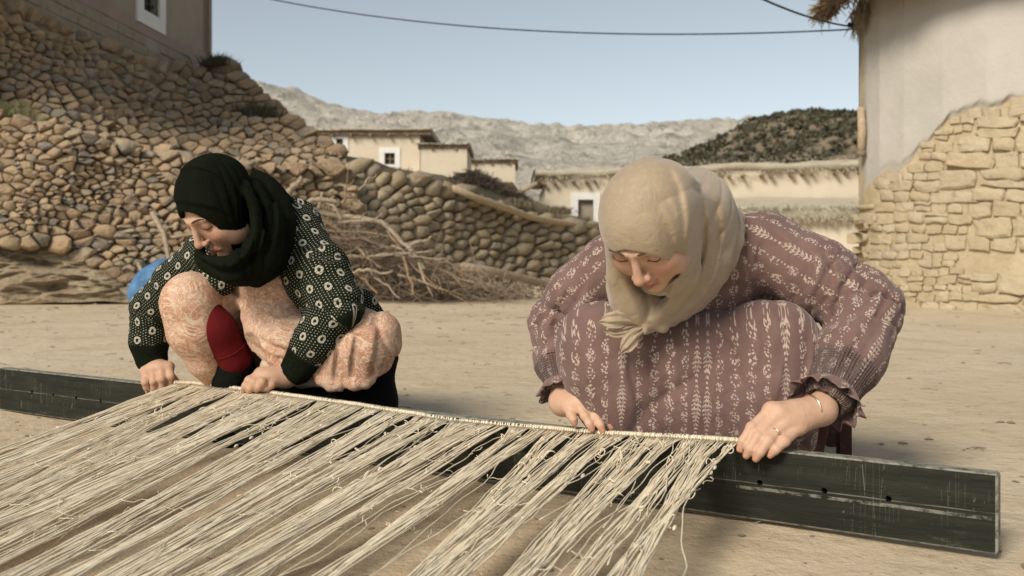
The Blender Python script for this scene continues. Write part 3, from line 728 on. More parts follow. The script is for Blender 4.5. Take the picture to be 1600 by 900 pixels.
# ================================================================ houses
if ONLY != 'people':
    def prism_xy(mb, pts, z0, z1):
        """vertical prism over a plan polygon"""
        n = len(pts); V = [(x, y, z0) for x, y in pts] + [(x, y, z1) for x, y in pts]
        mb.add(V, [(i, (i + 1) % n, n + (i + 1) % n, n + i) for i in range(n)] + [tuple(range(n))[::-1], tuple(range(n, 2 * n))])
    def fringe(name, pts, m, parent, n, L, r=.006, out=(0, -1, 0), droop=.6, kind='stuff', up=.0):
        """straw ends hanging along a polyline"""
        mb = MB(); pts = np.array(pts); s = np.r_[0, np.cumsum(np.linalg.norm(np.diff(pts, axis=0), axis=1))]
        for _ in range(n):
            q = rng.uniform(0, s[-1]); c = np.array([np.interp(q, s, pts[:, k]) for k in range(3)]) + rng.normal(0, .03, 3) + [0, 0, rng.uniform(0, up) if up else 0]
            d = np.array(out, float) + rng.normal(0, .45, 3) + [0, 0, -droop]; d /= np.linalg.norm(d); l = L * rng.uniform(.4, 1.3)
            mb.tube(np.array([c - d * l * .4, c + d * l * .3, c + d * l * .75 + [0, 0, -.15 * l]]), [r, r * .8, r * .4], 3)
        o = mb.done(name, m, parent); o['kind'] = kind; return o
    def slab(name, a, b, h0, depth, m, parent, amp=.05, seed=1, nx=70, seg=14, back=0):
        """lumpy thatch roll whose front runs from a to b; depth goes back in y (and rises by back)"""
        a = np.array(a, float); b = np.array(b, float); t = np.linspace(0, 1, nx)
        th = np.linspace(0, 2 * np.pi, seg, endpoint=False)
        ring = np.stack([np.sign(np.cos(th)) * np.abs(np.cos(th)) ** .6, np.sign(np.sin(th)) * np.abs(np.sin(th)) ** .7], 1)
        V = []
        for q in t:
            c = a + (b - a) * q
            y = c[1] + depth * .5 - ring[:, 0] * depth * .5; z = c[2] + h0 * .5 + ring[:, 1] * h0 * .5 + (y - c[1]) / depth * back
            V.append(np.stack([np.full(seg, c[0]), y, z], 1))
        V = np.array(V).reshape(-1, 3); N = noise(V, 3.2, seed, 4)
        V[:, 2] += amp * N; V[:, 1] += amp * 1.3 * noise(V, 5, seed + 2, 3)
        Fs = [(i * seg + j, i * seg + (j + 1) % seg, (i + 1) * seg + (j + 1) % seg, (i + 1) * seg + j) for i in range(nx - 1) for j in range(seg)]
        Fs += [tuple(range(seg)), tuple(range((nx - 1) * seg, nx * seg))[::-1]]
        return mk(name, V, Fs, m, parent, True)
    def rect_wall(name, p0, p1, z0, z1, th, m, parent, holes=(), amp=.02):
        """wall slab from p0 to p1 (xy), front face noisy, with rectangular openings cut (u0,u1,z0,z1) in metres from p0"""
        p0 = np.array(p0, float); p1 = np.array(p1, float); L = np.linalg.norm(p1 - p0); d = (p1 - p0) / L; n = np.array([d[1], -d[0]])
        us = sorted(set([0, L] + [h[0] for h in holes] + [h[1] for h in holes])); zs = sorted(set([z0, z1] + [h[2] for h in holes] + [h[3] for h in holes]))
        mb = MB()
        for i in range(len(us) - 1):
            for j in range(len(zs) - 1):
                um, zm = (us[i] + us[i + 1]) / 2, (zs[j] + zs[j + 1]) / 2
                if any(h[0] < um < h[1] and h[2] < zm < h[3] for h in holes): continue
                A = p0 + d * us[i]; B = p0 + d * us[i + 1]; A2 = A - n * th; B2 = B - n * th
                V = [(*A, zs[j]), (*B, zs[j]), (*B, zs[j + 1]), (*A, zs[j + 1]), (*A2, zs[j]), (*B2, zs[j]), (*B2, zs[j + 1]), (*A2, zs[j + 1])]
                mb.add(V, [(0, 1, 2, 3), (5, 4, 7, 6), (4, 0, 3, 7), (1, 5, 6, 2), (3, 2, 6, 7), (4, 5, 1, 0)])
        return mb.done(name, m, parent)
    def window(parent, c, d, w_, h_, fr=.12, bars=(1, 1), proud=.03, deep=.12):
        """c centre on the wall face, d unit direction along the wall (xy)"""
        c = np.array(c, float); d = np.array([d[0], d[1], 0.]); n = np.array([d[1], -d[0], 0.]); z = np.array([0, 0, 1.])
        def bx(mb, cu, cz, wu, wz, n0, n1):
            P = []
            for nn in (n0, n1):
                for su, sz in ((-1, -1), (1, -1), (1, 1), (-1, 1)): P.append(c + d * (cu + su * wu / 2) + z * (cz + sz * wz / 2) + n * nn)
            mb.add(P, [(0, 1, 2, 3)[::-1], (4, 5, 6, 7), (0, 1, 5, 4), (1, 2, 6, 5), (2, 3, 7, 6), (3, 0, 4, 7)])
        mb = MB()
        for s in (-1, 1): bx(mb, s * (w_ + fr) / 2, 0, fr, h_ + 2 * fr, -.06, proud)
        for s in (-1, 1): bx(mb, 0, s * (h_ + fr) / 2, w_ - .002, fr, -.06, proud - .003)
        wd = mb.done('window', M_white, parent)
        mb = MB(); bx(mb, 0, 0, w_ - .01, h_ - .01, -deep - .02, -deep); mb.done('pane', M_glass, wd)
        mb = MB()
        for q in range(bars[0]): bx(mb, (q + 1) / (bars[0] + 1) * w_ - w_ / 2, 0, .03, h_, -deep + .03, -deep + .06)
        for q in range(bars[1]): bx(mb, 0, (q + 1) / (bars[1] + 1) * h_ - h_ / 2, w_, .028, -deep + .031, -deep + .055)
        
        if mb.V: mb.done('window_bars', M_branch2 if bars[0] < 3 else M_dark, wd)
        return wd

    # ---------------- house above the rubble bank (upper left)
    A = np.array([-6.25, 9.0]); B = np.array([-5.44, 18.0])       # wall line in plan, receding
    A = B + (np.array([-5.80, 12.2]) - B) * 1.6
    hL = empty('plastered_house', (*B, 3.3), 'grey tan plastered house with a white framed window standing over the rubble bank', 'house')
    Ldir = (B - A) / np.linalg.norm(B - A); nL = np.array([Ldir[1], -Ldir[0]])
    def onwall(px):  # point of wall line seen at px
        k = (px - CX) / F; t = (k * A[1] - A[0]) / ((B - A)[0] - k * (B - A)[1]); return A + (B - A) * t
    u = lambda p: float(np.linalg.norm(np.array(p) - A))
    w0, w1 = onwall(222), onwall(247)
    zt = HC + (CY + 30) / F * onwall(235)[1]; zb_ = HC + (CY - 22) / F * onwall(235)[1]
    L = np.linalg.norm(B - A)
    rect_wall('wall', A, B, 3.84, 7.6, .45, M_adobe_d, hL, holes=[(u(w0), u(w1), zb_, zt)])
    c = (w0 + w1) / 2; window(hL, (*c, (zt + zb_) / 2), Ldir, u(w1) - u(w0), zt - zb_, fr=.22, bars=(3, 2), proud=.035)
    # base wall with blocks
    rect_wall('base_wall', A, B, -.2, 3.84, .5, M_adobe_d, hL)
    # reddish corner band
    mb = MB(); Bc = B - Ldir * .12; prism_xy(mb, [tuple(Bc + nL * .012), tuple(B + nL * .012 + Ldir * .012), tuple(B - nL * .3 + Ldir * .012), tuple(Bc - nL * .3)], 3.5, 7.59)
    mb.done('corner_band', M_pink, hL)
    mb = MB()
    xs_ = 40
    P0 = A + Ldir * 1.; 
    V = []; 
    for q in range(60):
        pp = A + Ldir * (L * q / 59) + nL * (.012 + .004 * math.sin(q)); V += [(*pp, 3.82), (*pp, 4.02 + .05 * math.sin(q * 1.7) + .03 * math.sin(q * .6))]
    mk('stained_band', V, [(2 * q, 2 * q + 2, 2 * q + 3, 2 * q + 1) for q in range(59)], M_pink, hL)
    z = 2.88
    M_block = plaster_mat('mud block', (.28, .235, .175), (.34, .285, .215), (.2, .16, .12), .4, 6)
    for r_ in range(6):
        hh = .155; s = rng.uniform(0, .3)
        while s < L - .15:
            ln = min(rng.uniform(.28, .55), L - s - .01)
            if ln < .1: break
            a = A + Ldir * (s + .008) ; b = A + Ldir * (s + ln - .008); o_ = nL * rng.uniform(.008, .026)
            Vb = [(*a, z), (*b, z), (*b, z + hh - .016), (*a, z + hh - .016)]; Vf = [(*(a + o_ + Ldir * .008), z + .008), (*(b + o_ - Ldir * .008), z + .008), (*(b + o_ - Ldir * .01), z + hh - .026), (*(a + o_ + Ldir * .01), z + hh - .026)]
            pxx = (a[0] / a[1]) * F + CX
            if pxx > -20 and rng.random() < .93: mk('block', Vb + Vf, [(4, 5, 6, 7), (0, 1, 5, 4), (1, 2, 6, 5), (2, 3, 7, 6), (3, 0, 4, 7)], M_block, hL)
            s += ln
        z += hh
    mb = MB(); Lr = [tuple(A + nL * .3), tuple(B + nL * .3 + Ldir * .3), tuple(B - nL * 4 + Ldir * .3), tuple(A - nL * 4)]; prism_xy(mb, Lr, 7.6, 7.85); mb.done('roof', M_thatch_d, hL)
    rect_wall('end_wall', B - Ldir * .001, B - nL * 4 - Ldir * .001, -.2, 7.6, .4, M_adobe_d, hL)

    # ---------------- far cream houses on the left of the valley
    def box_house(name, label, x0, x1, ytop, ybot, Y, depth, m, roofh, over=.25, side=None, wins=(), roof_m=None, lbl='house', dark=True):
        a = W(x0, ytop, Y); b = W(x1, ybot, Y)
        h = empty(name, (a[0], Y, b[2]), label, lbl)
        holes = [(W(w[0], 0, Y)[0] - a[0], W(w[1], 0, Y)[0] - a[0], W(0, w[3], Y)[2], W(0, w[2], Y)[2]) for w in wins]
        rect_wall('wall', (a[0], Y), (b[0], Y), b[2] - 1.2, a[2], .35, m, h, holes)
        rect_wall('side_wall', (b[0], Y + .002), (b[0], Y + depth), b[2] - 1.2, a[2] - .002, .35, m, h)
        rect_wall('side_wall', (a[0], Y + depth), (a[0], Y + .352), b[2] - 1.2, a[2] - .002, .3, m, h)
        for (hx0, hx1, hz0, hz1) in holes: window(h, (a[0] + (hx0 + hx1) / 2, Y, (hz0 + hz1) / 2), (1, 0), hx1 - hx0, hz1 - hz0, fr=.16)
        mb = MB(); mb.box(((a[0] + b[0]) / 2, Y + depth / 2, a[2] + .03), (b[0] - a[0] + 2 * over, depth + .8 * over, .06)); mb.done('roof_boards', M_twig, h)
        slab('roof', (a[0] - over, Y - over * .5, a[2] + .06), (b[0] + over, Y - over * .5, a[2] + .06), roofh, depth + over * 2, roof_m or M_thatch, h, .03, int(x0) % 17)
        n = int((b[0] - a[0]) / .5)
        for q in range(n):
            mb = MB(); mb.tube(np.array([[a[0] + (q + .5) * (b[0] - a[0]) / n + rng.normal(0, .05), Y - over * .7, a[2] - .03], [a[0] + (q + .5) * (b[0] - a[0]) / n, Y + .3, a[2] - .03]]), .04, 6); mb.done('rafter_end', M_branch2, h)
        fringe('straw_fringe', [(a[0] - over, Y - over * .6, a[2] + .1), (b[0] + over, Y - over * .6, a[2] + .1)], M_thatch_d, h, 160, .14, .008)
        return h
    box_house('cream_house', 'tallest cream house of the far left group with a small white framed window', 508, 656, 211, 300, 30, 3.5, M_adobe, .18, .35, wins=[(601, 617, 239, 257), (526, 536, 217, 230)])
    box_house('cream_house', 'middle cream block with a flat straw roof stepping down from the taller cream house', 657, 730, 232, 310, 29, 3, M_adobe, .12, .08)
    box_house('cream_house', 'smallest cream block with a flat roof above the dark brush heap', 733, 805, 255, 330, 33, 3, M_adobe, .12, .1)
    # low arch of brown thatch right of the bush
    P = np.array([W(772, 300, 25), W(783, 290, 25), W(798, 290, 25), W(806, 302, 25)]); mb = MB(); mb.tube(P, .1, 8); mb.tube(P + [0, .4, -.05], .14, 6)
    tag(mb.done('thatch_arch', M_thatch_d, None, True), 'low brown thatch arch beside the dark brush heap', 'shelter')
    # dark brush heap
    bh = empty('dark_brush_heap', W(745, 318, 18), 'dark heap of thorn brush behind the low stone wall', 'brush heap')
    n = 60; tt = np.linspace(0, 1, n)
    prof = lambda x: np.interp(x, [682, 700, 720, 745, 760, 790, 812, 830], [300, 284, 270, 267, 274, 292, 303, 312])
    pxs = np.linspace(684, 832, 50); t = np.linspace(0, 1, 16); A2, T2 = np.meshgrid(pxs, t); Yq = 18 + 1.2 * np.cos(T2 * np.pi)
    base_y = np.interp(A2, [684, 832], [306, 330]); pyq = base_y + (prof(A2) + 3 - base_y) * np.sin(T2 * np.pi)
    V = np.stack([(A2 - CX) / F * Yq, Yq, HC - (pyq - CY) / F * Yq], -1); V[..., 2] += .03 * noise(V, 5, 2); V = V.reshape(-1, 3)
    i = np.arange(15)[:, None] * 50; j = np.arange(49)[None]
    mk('heap_core', V, np.stack([i + j, i + j + 1, i + 50 + j + 1, i + 50 + j], -1).reshape(-1, 4), M_scrub, bh, True)
    mb = MB()
    for _ in range(2600):
        x = rng.uniform(686, 825); y = rng.uniform(prof(x), np.interp(x, [684, 832], [306, 330])); c = W(x, y, rng.uniform(16.9, 17.8))
        d = nrm(rng.normal(size=3) * [1, .6, .5] + [.5, 0, .15]); L = rng.uniform(.1, .3); mb.tube(np.array([c - d * L * .5, c + rng.normal(0, .015, 3), c + d * L * .5]), [.007, .007, .003], 3)
    m = M('thorn twig', rough=1); m.color((.115, .09, .07)); M_thorn = m.m
    o = mb.done('twigs', M_thorn, bh); o['kind'] = 'stuff'
    # scrub tufts on the slope
    spots = [(820, 322, 16.5), (846, 330, 17), (873, 330, 18), (800, 318, 16.2), (905, 345, 18.5), (860, 343, 16.9), (700, 288, 16), (655, 284, 14.2), (615, 272, 14)]
    lab = ['grey scrub clump behind the pole beside the dark brush heap', 'grey scrub clump in the middle of the slope behind the wall pole', 'scrub clump left of the white framed door', 'low scrub at the right end of the dark brush heap', 'scrub clump under the white framed door', 'scrub clump just above the wall pole', 'dry weeds left of the dark brush heap', 'dry weeds on the low wall below the cream block', 'dry weeds on the wall top under the cream house window']
    m = M('grey scrub', rough=1); m.color((.20, .165, .11)); M_gs = m.m
    for s_, l_ in zip(spots, lab): tuft('dry_scrub', W(*s_) + [0, 0, -.05], 340, .16, .10, M_gs, l_, 'scrub')
    P = [W(806, 302, 21), W(838, 287, 21)]; mb = MB(); mb.tube(np.array([W(805, 304, 21), W(822, 295, 21), W(840, 286, 21)]), .05, 6); tag(mb.done('leaning_pole', M_pole, None, True), 'short pale pole leaning at the left end of the long thatched roof', 'pole')

    # ---------------- long thatched house in the middle
    Yh = 21.5
    a = W(852, 284, Yh); b = W(1420, 268, Yh)
    lh = empty('thatched_house', (a[0], Yh, 0), 'long low cream house with a thick pale thatch roof and a white framed door', 'house')
    d0, d1 = W(903, 312, Yh), W(927, 358, Yh)
    rect_wall('wall', (a[0], Yh), (b[0], Yh), -.3, b[2] + .02, .4, M_adobe, lh, [(d0[0] - a[0], d1[0] - a[0], d1[2], d0[2])])
    rect_wall('side_wall', (a[0], Yh + 5), (a[0], Yh + .402), -.3, a[2], .4, M_adobe, lh)
    dw = window(lh, ((d0[0] + d1[0]) / 2, Yh, (d0[2] + d1[2]) / 2), (1, 0), d1[0] - d0[0], d0[2] - d1[2], fr=.15, bars=(0, 0), proud=.04, deep=.1); dw.name = 'door_frame'
    for ch in dw.children:
        if ch.name.startswith('pane'): ch.name = 'door'; ch.data.materials.clear(); ch.data.materials.append(M_adobe_d)
    a2 = W(836, 283, Yh - .16); b2 = W(1430, 264, Yh - .16)
    slab('roof', a2, b2, .30, 5.5, M_thatch, lh, .045, 4, 150, back=.12)
    for q in range(26):
        mb = MB()
        x = a2[0] + (q + .5) * (b2[0] - a2[0]) / 26 + rng.normal(0, .05); zz = a2[2] + (b2[2] - a2[2]) * q / 26 - .035
        mb.tube(np.array([[x + rng.normal(0, .05), Yh - rng.uniform(.1, .3), zz], [x, Yh + .3, zz]]), rng.uniform(.03, .05), 6); mb.done('rafter_end', M_branch2, lh)
    fringe('straw_fringe', [a2 + [0, 0, .06], b2 + [0, 0, .06]], M_thatch, lh, 500, .08, .009, droop=.9)
    fringe('straw_top', [a2 + [0, .2, .31], b2 + [0, .2, .31]], M_thatch, lh, 250, .09, .008, droop=-.1)
    # lower lean-to in front of it
    Yl = 19.0; a = W(1100, 345, Yl); b = W(1430, 340, Yl)
    ln = empty('lean_to', (a[0], Yl, 0), 'lower lean-to with a shaggy straw roof edge in front of the long thatched house', 'lean-to')
    rect_wall('wall', (a[0], Yl + .12), (b[0], Yl + .12), -.3, b[2] + .1, .4, M_adobe, ln)
    rect_wall('side_wall', (a[0], Yl + 2.3), (a[0], Yl + .522), -.3, a[2] + .1, .4, M_adobe, ln)
    a3 = W(1092, 345, Yl); b3 = W(1432, 343, Yl)
    nx, ny = 150, 16; V = []
    for q in np.linspace(0, 1, ny):
        for p in np.linspace(0, 1, nx): c = a3 + (b3 - a3) * p; V.append([c[0], Yl + 2.4 * q, c[2] + .26 + .30 * q + (-.12 if q == 0 else 0)])
    V = np.array(V); V[:, 2] += .035 * noise(V, 4, 6, 4)
    i = np.arange(ny - 1)[:, None] * nx; j = np.arange(nx - 1)[None]
    mk('roof', V, np.stack([i + j, i + j + 1, i + nx + j + 1, i + nx + j], -1).reshape(-1, 4), M_thatch, ln, True)
    slab('roof_edge', a3, b3, .26, .5, M_thatch, ln, .035, 9, 150)
    fringe('straw_fringe', [a3 + [0, 0, .05], b3 + [0, 0, .05]], M_thatch, ln, 900, .12, .009, droop=1.0)
    fringe('straw_top', [a3 + [0, 0, .24], b3 + [0, 0, .24]], M_thatch, ln, 300, .12, .008, droop=.1)

    # ---------------- stone and plaster house on the right
    cols = [(1343, 9.75), (1352, 9.58), (1372, 9.35), (1410, 9.07), (1470, 8.75), (1540, 8.45), (1620, 8.2), (1720, 7.95), (1900, 7.6)]
    def rs(P):
        P = np.asarray(P, float); Y = np.interp(P[:, 0], [c[0] for c in cols], [c[1] for c in cols])
        # gentle batter
        Y = Y + (480 - P[:, 1]) / 480 * .12
        V = np.stack([(P[:, 0] - CX) / F * Y, Y, HC - (P[:, 1] - CY) / F * Y], 1)
        return V
    lim = lambda x: np.interp(x, [1343, 1352, 1380, 1420, 1440, 1470, 1500, 1530, 1600, 1750], [322, 296, 272, 250, 232, 205, 176, 166, 160, 150])
    rh = empty('stone_house', rs(np.array([[1480., 486.]]))[0], 'tall house on the right, smooth white plaster above and bare sandstone masonry below', 'house')
    cells = []; SS = []; BB = []
    def courses(xa, xb, hm, wmin, wmax, keep):
        y = 150.
        while y < 492:
            h = hm * rng.uniform(.65, 1.35); x = xa + rng.uniform(-20, 0); ph = rng.uniform(0, 6)
            wob = lambda q: 2.2 * math.sin(q * .035 + ph) + 1.5 * math.sin(q * .11 + y)
            while x < xb:
                w_ = h * rng.uniform(wmin, wmax); xm = x + w_ / 2; ym = y + h / 2
                if keep(xm, ym) and not any(x0_ - 2 < xm < x1_ + 2 and y0_ - 2 < ym < y1_ + 2 for x0_, x1_, y0_, y1_ in (BB if hm < 20 else ())):
                    j = lambda s_: rng.normal(0, s_)
                    if rng.random() < .22 and h > hm:
                        sp_ = rng.uniform(.35, .65); parts = [(x, x + w_, y, y + h * sp_ - .6), (x, x + w_, y + h * sp_ + .6, y + h)]
                    else: parts = [(x, x + w_, y, y + h)]
                    for (x0, x1, y0, y1) in parts:
                        hh = y1 - y0; ww = x1 - x0
                        P = np.array([[x0 + j(ww * .04), y0 + wob(x0) + j(hh * .07)], [x0 + ww * .35, y0 + wob(x0 + ww * .35) - abs(j(hh * .06))], [x0 + ww * .7, y0 + wob(x0 + ww * .7) - abs(j(hh * .06))], [x1 + j(ww * .04), y0 + wob(x1) + j(hh * .07)],
                                      [x1 + j(ww * .03), (y0 + y1) / 2 + wob(x1)], [x1 + j(ww * .04), y1 + wob(x1) + j(hh * .07)], [x0 + ww * .5, y1 + wob(xm) + j(hh * .05)], [x0 + j(ww * .04), y1 + wob(x0) + j(hh * .07)], [x0 + j(ww * .03), (y0 + y1) / 2 + wob(x0)]])
                        if hm > 20: BB.append((x0, x1, y0, y1))
                        if rng.random() < .94: cells.append(P[::-1]); SS.append((xm, ym))
                x += w_ * 1.02
            y += h * 1.04
    bnd = lambda y: 1492 + 18 * math.sin(y * .045) + 10 * math.sin(y * .13)
    inb = lambda x, y: lim(x) + 5 < y < np.interp(x, [1343, 1440, 1700], [478, 488, 496])
    courses(1440, 1690, 26, 1.3, 3.0, lambda x, y: inb(x, y) and x >= bnd(y) + 6)
    courses(1351, 1680, 14, 1.1, 2.3, inb)
    lay_stones(rh, np.array(SS), cells, rs, M_sand, .22, .002, smooth=.2, flat=.84, rough=.05, tilt=.10, limit=300, vis=lambda p: p[1] < 484)
    # mortar core
    px = np.concatenate([np.linspace(1343.5, 1480, 60), np.linspace(1484, 1900, 70)]); py = np.linspace(-120, 520, 130)
    A2, T2 = np.meshgrid(px, py); V = rs(np.stack([A2, T2], -1).reshape(-1, 2)); nx = len(px)
    V[:, 1] += .018 + .006 * noise(V, 7, 2, 3)
    i = np.arange(len(py) - 1)[:, None] * nx; j = np.arange(nx - 1)[None]
    mk('mortar', V, np.stack([i + j, i + j + 1, i + nx + j + 1, i + nx + j], -1).reshape(-1, 4), M_mud, rh, True)
    # plaster coat with a ragged lower edge
    px = np.concatenate([np.linspace(1342.5, 1480, 110), np.linspace(1482, 1900, 170)]); py = np.linspace(0, 1, 90)
    A2, T2 = np.meshgrid(px, py)
    edge = lim(A2) + 4 * np.sin(A2 * .05) + 3 * np.sin(A2 * .13 + 1) + 1.5 * np.sin(A2 * .27)
    Pp = -120 + (edge + 120) * T2; V = rs(np.stack([A2, Pp], -1).reshape(-1, 2))
    k = T2.reshape(-1); V[:, 1] -= .03 * (1 - smooth01(k, .96, 1.0) * 1.9) + .012 * noise(V, 1.4, 5, 4) + .01
    nx = len(px); i = np.arange(len(py) - 1)[:, None] * nx; j = np.arange(nx - 1)[None]
    mk('plaster', V, np.stack([i + j, i + j + 1, i + nx + j + 1, i + nx + j], -1).reshape(-1, 4), M_plaster, rh, True)
    # return wall going back from the corner
    V = []
    for zz in (-.2, 4.4):
        for (x, y) in ((rs(np.array([[1343., 300.]]))[0][:2]), (5.75, 15.5)): V.append((x, y + .02, zz))
    mk('side_wall', V, [(0, 1, 3, 2)], M_plaster, rh)
    # thatch eave at the top corner
    e0 = W(1298, 10, 9.9); 
    V = []; pts = [(1284, 9.9), (1300, 9.5), (1345, 9.0), (1420, 8.6), (1600, 8.0), (1900, 7.3)]
    mb = MB()
    zu = 2.83
    for (p0, y0), (p1, y1) in zip(pts[:-1], pts[1:]):
        a = np.array([(p0 - CX) / F * y0, y0 - .0]); b = np.array([(p1 - CX) / F * y1, y1 - .0])
        mb.add([(*a, zu), (*b, zu + .02), (b[0] + .4, b[1] + 1.6, zu + 1.02), (a[0] + .3, a[1] + 1.2, zu + .9), (*a, zu + .3), (*b, zu + .32), (b[0] + .4, b[1] + 1.6, zu + 1.32), (a[0] + .3, a[1] + 1.2, zu + 1.2)],
               [(3, 2, 1, 0), (4, 5, 6, 7), (0, 1, 5, 4), (3, 0, 4, 7)])
    mb.done('roof', M_thatch_d, rh)
    fr = [np.array([(p - CX) / F * y, y, zu + .05]) for p, y in pts[:4]]
    fringe('straw_fringe', fr, M_thatch_d, rh, 900, .17, .006, out=(-.6, -.5, 0), droop=.35)
    fringe('straw_side', [W(1290, 16, 9.8), W(1298, 12, 12)], M_thatch, rh, 500, .18, .006, out=(-.9, -.2, 0), droop=.25)
    fringe('straw_tuft', [W(1338, 30, 9.8), W(1350, 14, 9.6)], M_thatch, rh, 260, .2, .006, out=(-.1, -.1, 0), droop=1.4)
    mb = MB(); mb.tube(np.array([W(1345, 168, 9.62), W(1347, 205, 9.6), W(1345, 243, 9.62)]), [.035, .042, .038], 8); mb.done('drain_pipe', M_pole, rh, True)
    mb = MB(); mb.tube(np.array([W(1345, 236, 9.61), W(1346, 244, 9.61)]), .05, 8); mb.done('drain_collar', M_twig, rh, True)
    # ---------------- wires
    def wire(p0, p1, sag, r, label, n=40):
        p0 = np.array(p0); p1 = np.array(p1); t = np.linspace(0, 1, n)[:, None]; P = p0 + (p1 - p0) * t; P[:, 2] -= (4 * sag * t * (1 - t))[:, 0]
        mb = MB(); mb.tube(P, r, 5); return tag(mb.done('wire', M_dark, None, True), label, 'wire')
    q = W(1333, 42, 9.75)
    wire(W(330, -22, 14.5), q + [0, .02, -.02], .28, .0085, 'long dark electric wire sagging across the sky to the right house eave')
    wire(W(1150, -22, 7.5), q, .05, .0095, 'short dark wire coming down steeply from above to the right house eave')
    cl = empty('wire_clamp', q, 'dark insulator clamp where the wires meet the right house eave', 'clamp')
    mb = MB(); mb.tube(np.array([q + [-.05, 0, .03], q + [.02, 0, 0], q + [.08, .0, -.02]]), [.02, .035, .018], 8); mb.done('clamp_body', M_dark, cl, True)
    mb = MB(); mb.tube(np.array([q + [.02, 0, .04], q + [.05, .0, .09], q + [.12, .05, .12]]), .008, 5); mb.done('hook', M_dark, cl, True)
    # ---------------- blue sack
    s = SDF(disp=lambda P: (.010 * noise(P, 22, 3, 3) + .006 * np.abs(noise(P, 45, 7, 2))).astype(f32), dmax=.02)
    c = W(236, 444, 9.3)
    s.ell(c + [0, 0, -.02], (.17, .15, .19), k=.05); s.ell(c + [.10, 0, .12], (.11, .10, .12), k=.08); s.ell(c + [-.11, 0, -.10], (.10, .12, .13), k=.06); s.cap(c + [.15, 0, .18], c + [.22, .02, .24], .05, .03, k=.05)
    V, Q = s.mesh(.015); m = M('blue plastic sack', rough=.5, spec=.4); n = m.noise(7, 4); m.color(m.mix(n.step(.35, .65), (.055, .15, .30), (.10, .23, .42))); m.bump(m.noise(25, 5, .6, dist=1), .02)
    tag(mk('plastic_sack', V, Q, m.m, None, True), 'crumpled blue plastic sack on the ground behind the left woman', 'sack')
# ================================================================ loom beam and warp
L0 = np.array([-1.54, 2.99]); R0 = np.array([.752, 1.54]); bd = (R0 - L0) / np.linalg.norm(R0 - L0); bn = np.array([bd[1], -bd[0]])  # bn faces the camera
BL = np.linalg.norm(R0 - L0); BH = .125; BT = .032
def bp_(px):   # distance along the beam front seen at px
    k = (px - CX) / F; t = (k * L0[1] - L0[0]) / ((R0 - L0)[0] - k * (R0 - L0)[1]); return t * BL
def beampt(s, out=0., z=0.): q = L0 + bd * s + bn * out; return np.array([q[0], q[1], z])
m = M('worn black green paint', rough=.7, spec=.2)
v = m.attr('bc', True); x_, y_, z_ = m.sep(v)
long = m.scale(v, (2.2, 40, 40)); n1 = m.noise(1, 7, .7, long); n2 = m.noise(9, 6, .7, v); n3 = m.noise(60, 4, .7, v)
c = m.mix(n1.step(.3, .7), (.010, .011, .007), (.023, .024, .015))
wear = m.noise(1, 8, .75, m.scale(v, (7, 34, 34))).step(.56, .74) * n2.step(.35, .65)
c = m.mix(wear * .45, c, (.17, .17, .12))
edge = (z_ - BH + .0022).gt(0).mx(z_.lt(.003)).mx((x_ - BL + .004).gt(0)) * n3.step(.25, .6)
c = m.mix(edge * .75, c, (.33, .32, .26))
wob = m.noise(3, 3, .5, m.scale(v, (2, 0, 0))) * .006
ln1 = (z_ - .064 - wob + .003).abs().lt(.0009) * m.noise(1, 4, .6, m.scale(v, (9, 0, 0))).step(.35, .6)
c = m.mix(ln1 * .3, c, (.42, .41, .34))
ln2 = (z_ - .058 + wob).abs().lt(.0028) * (x_ - BL + .42).gt(0) * m.noise(1, 5, .7, m.scale(v, (40, 60, 60))).step(.4, .6)
c = m.mix(ln2 * .4, c, (.42, .40, .32))
scr = m.vor(1, m.scale(v, (90, 3, 3)), feat='DISTANCE_TO_EDGE').lt(.012) * n2.gt(.53) * n1.gt(.45)
c = m.mix(scr * .28, c, (.30, .30, .24))
dust = m.noise(4, 7, .7, m.scale(v, (1, 6, 6))).step(.5, .8)
c = m.mix(dust * .10, c, (.28, .25, .18))
m.color(c); m.rough(n2 * .3 + .5); m.bump(n1, .003); m.bump(n3, .0006); M_beam = m.m
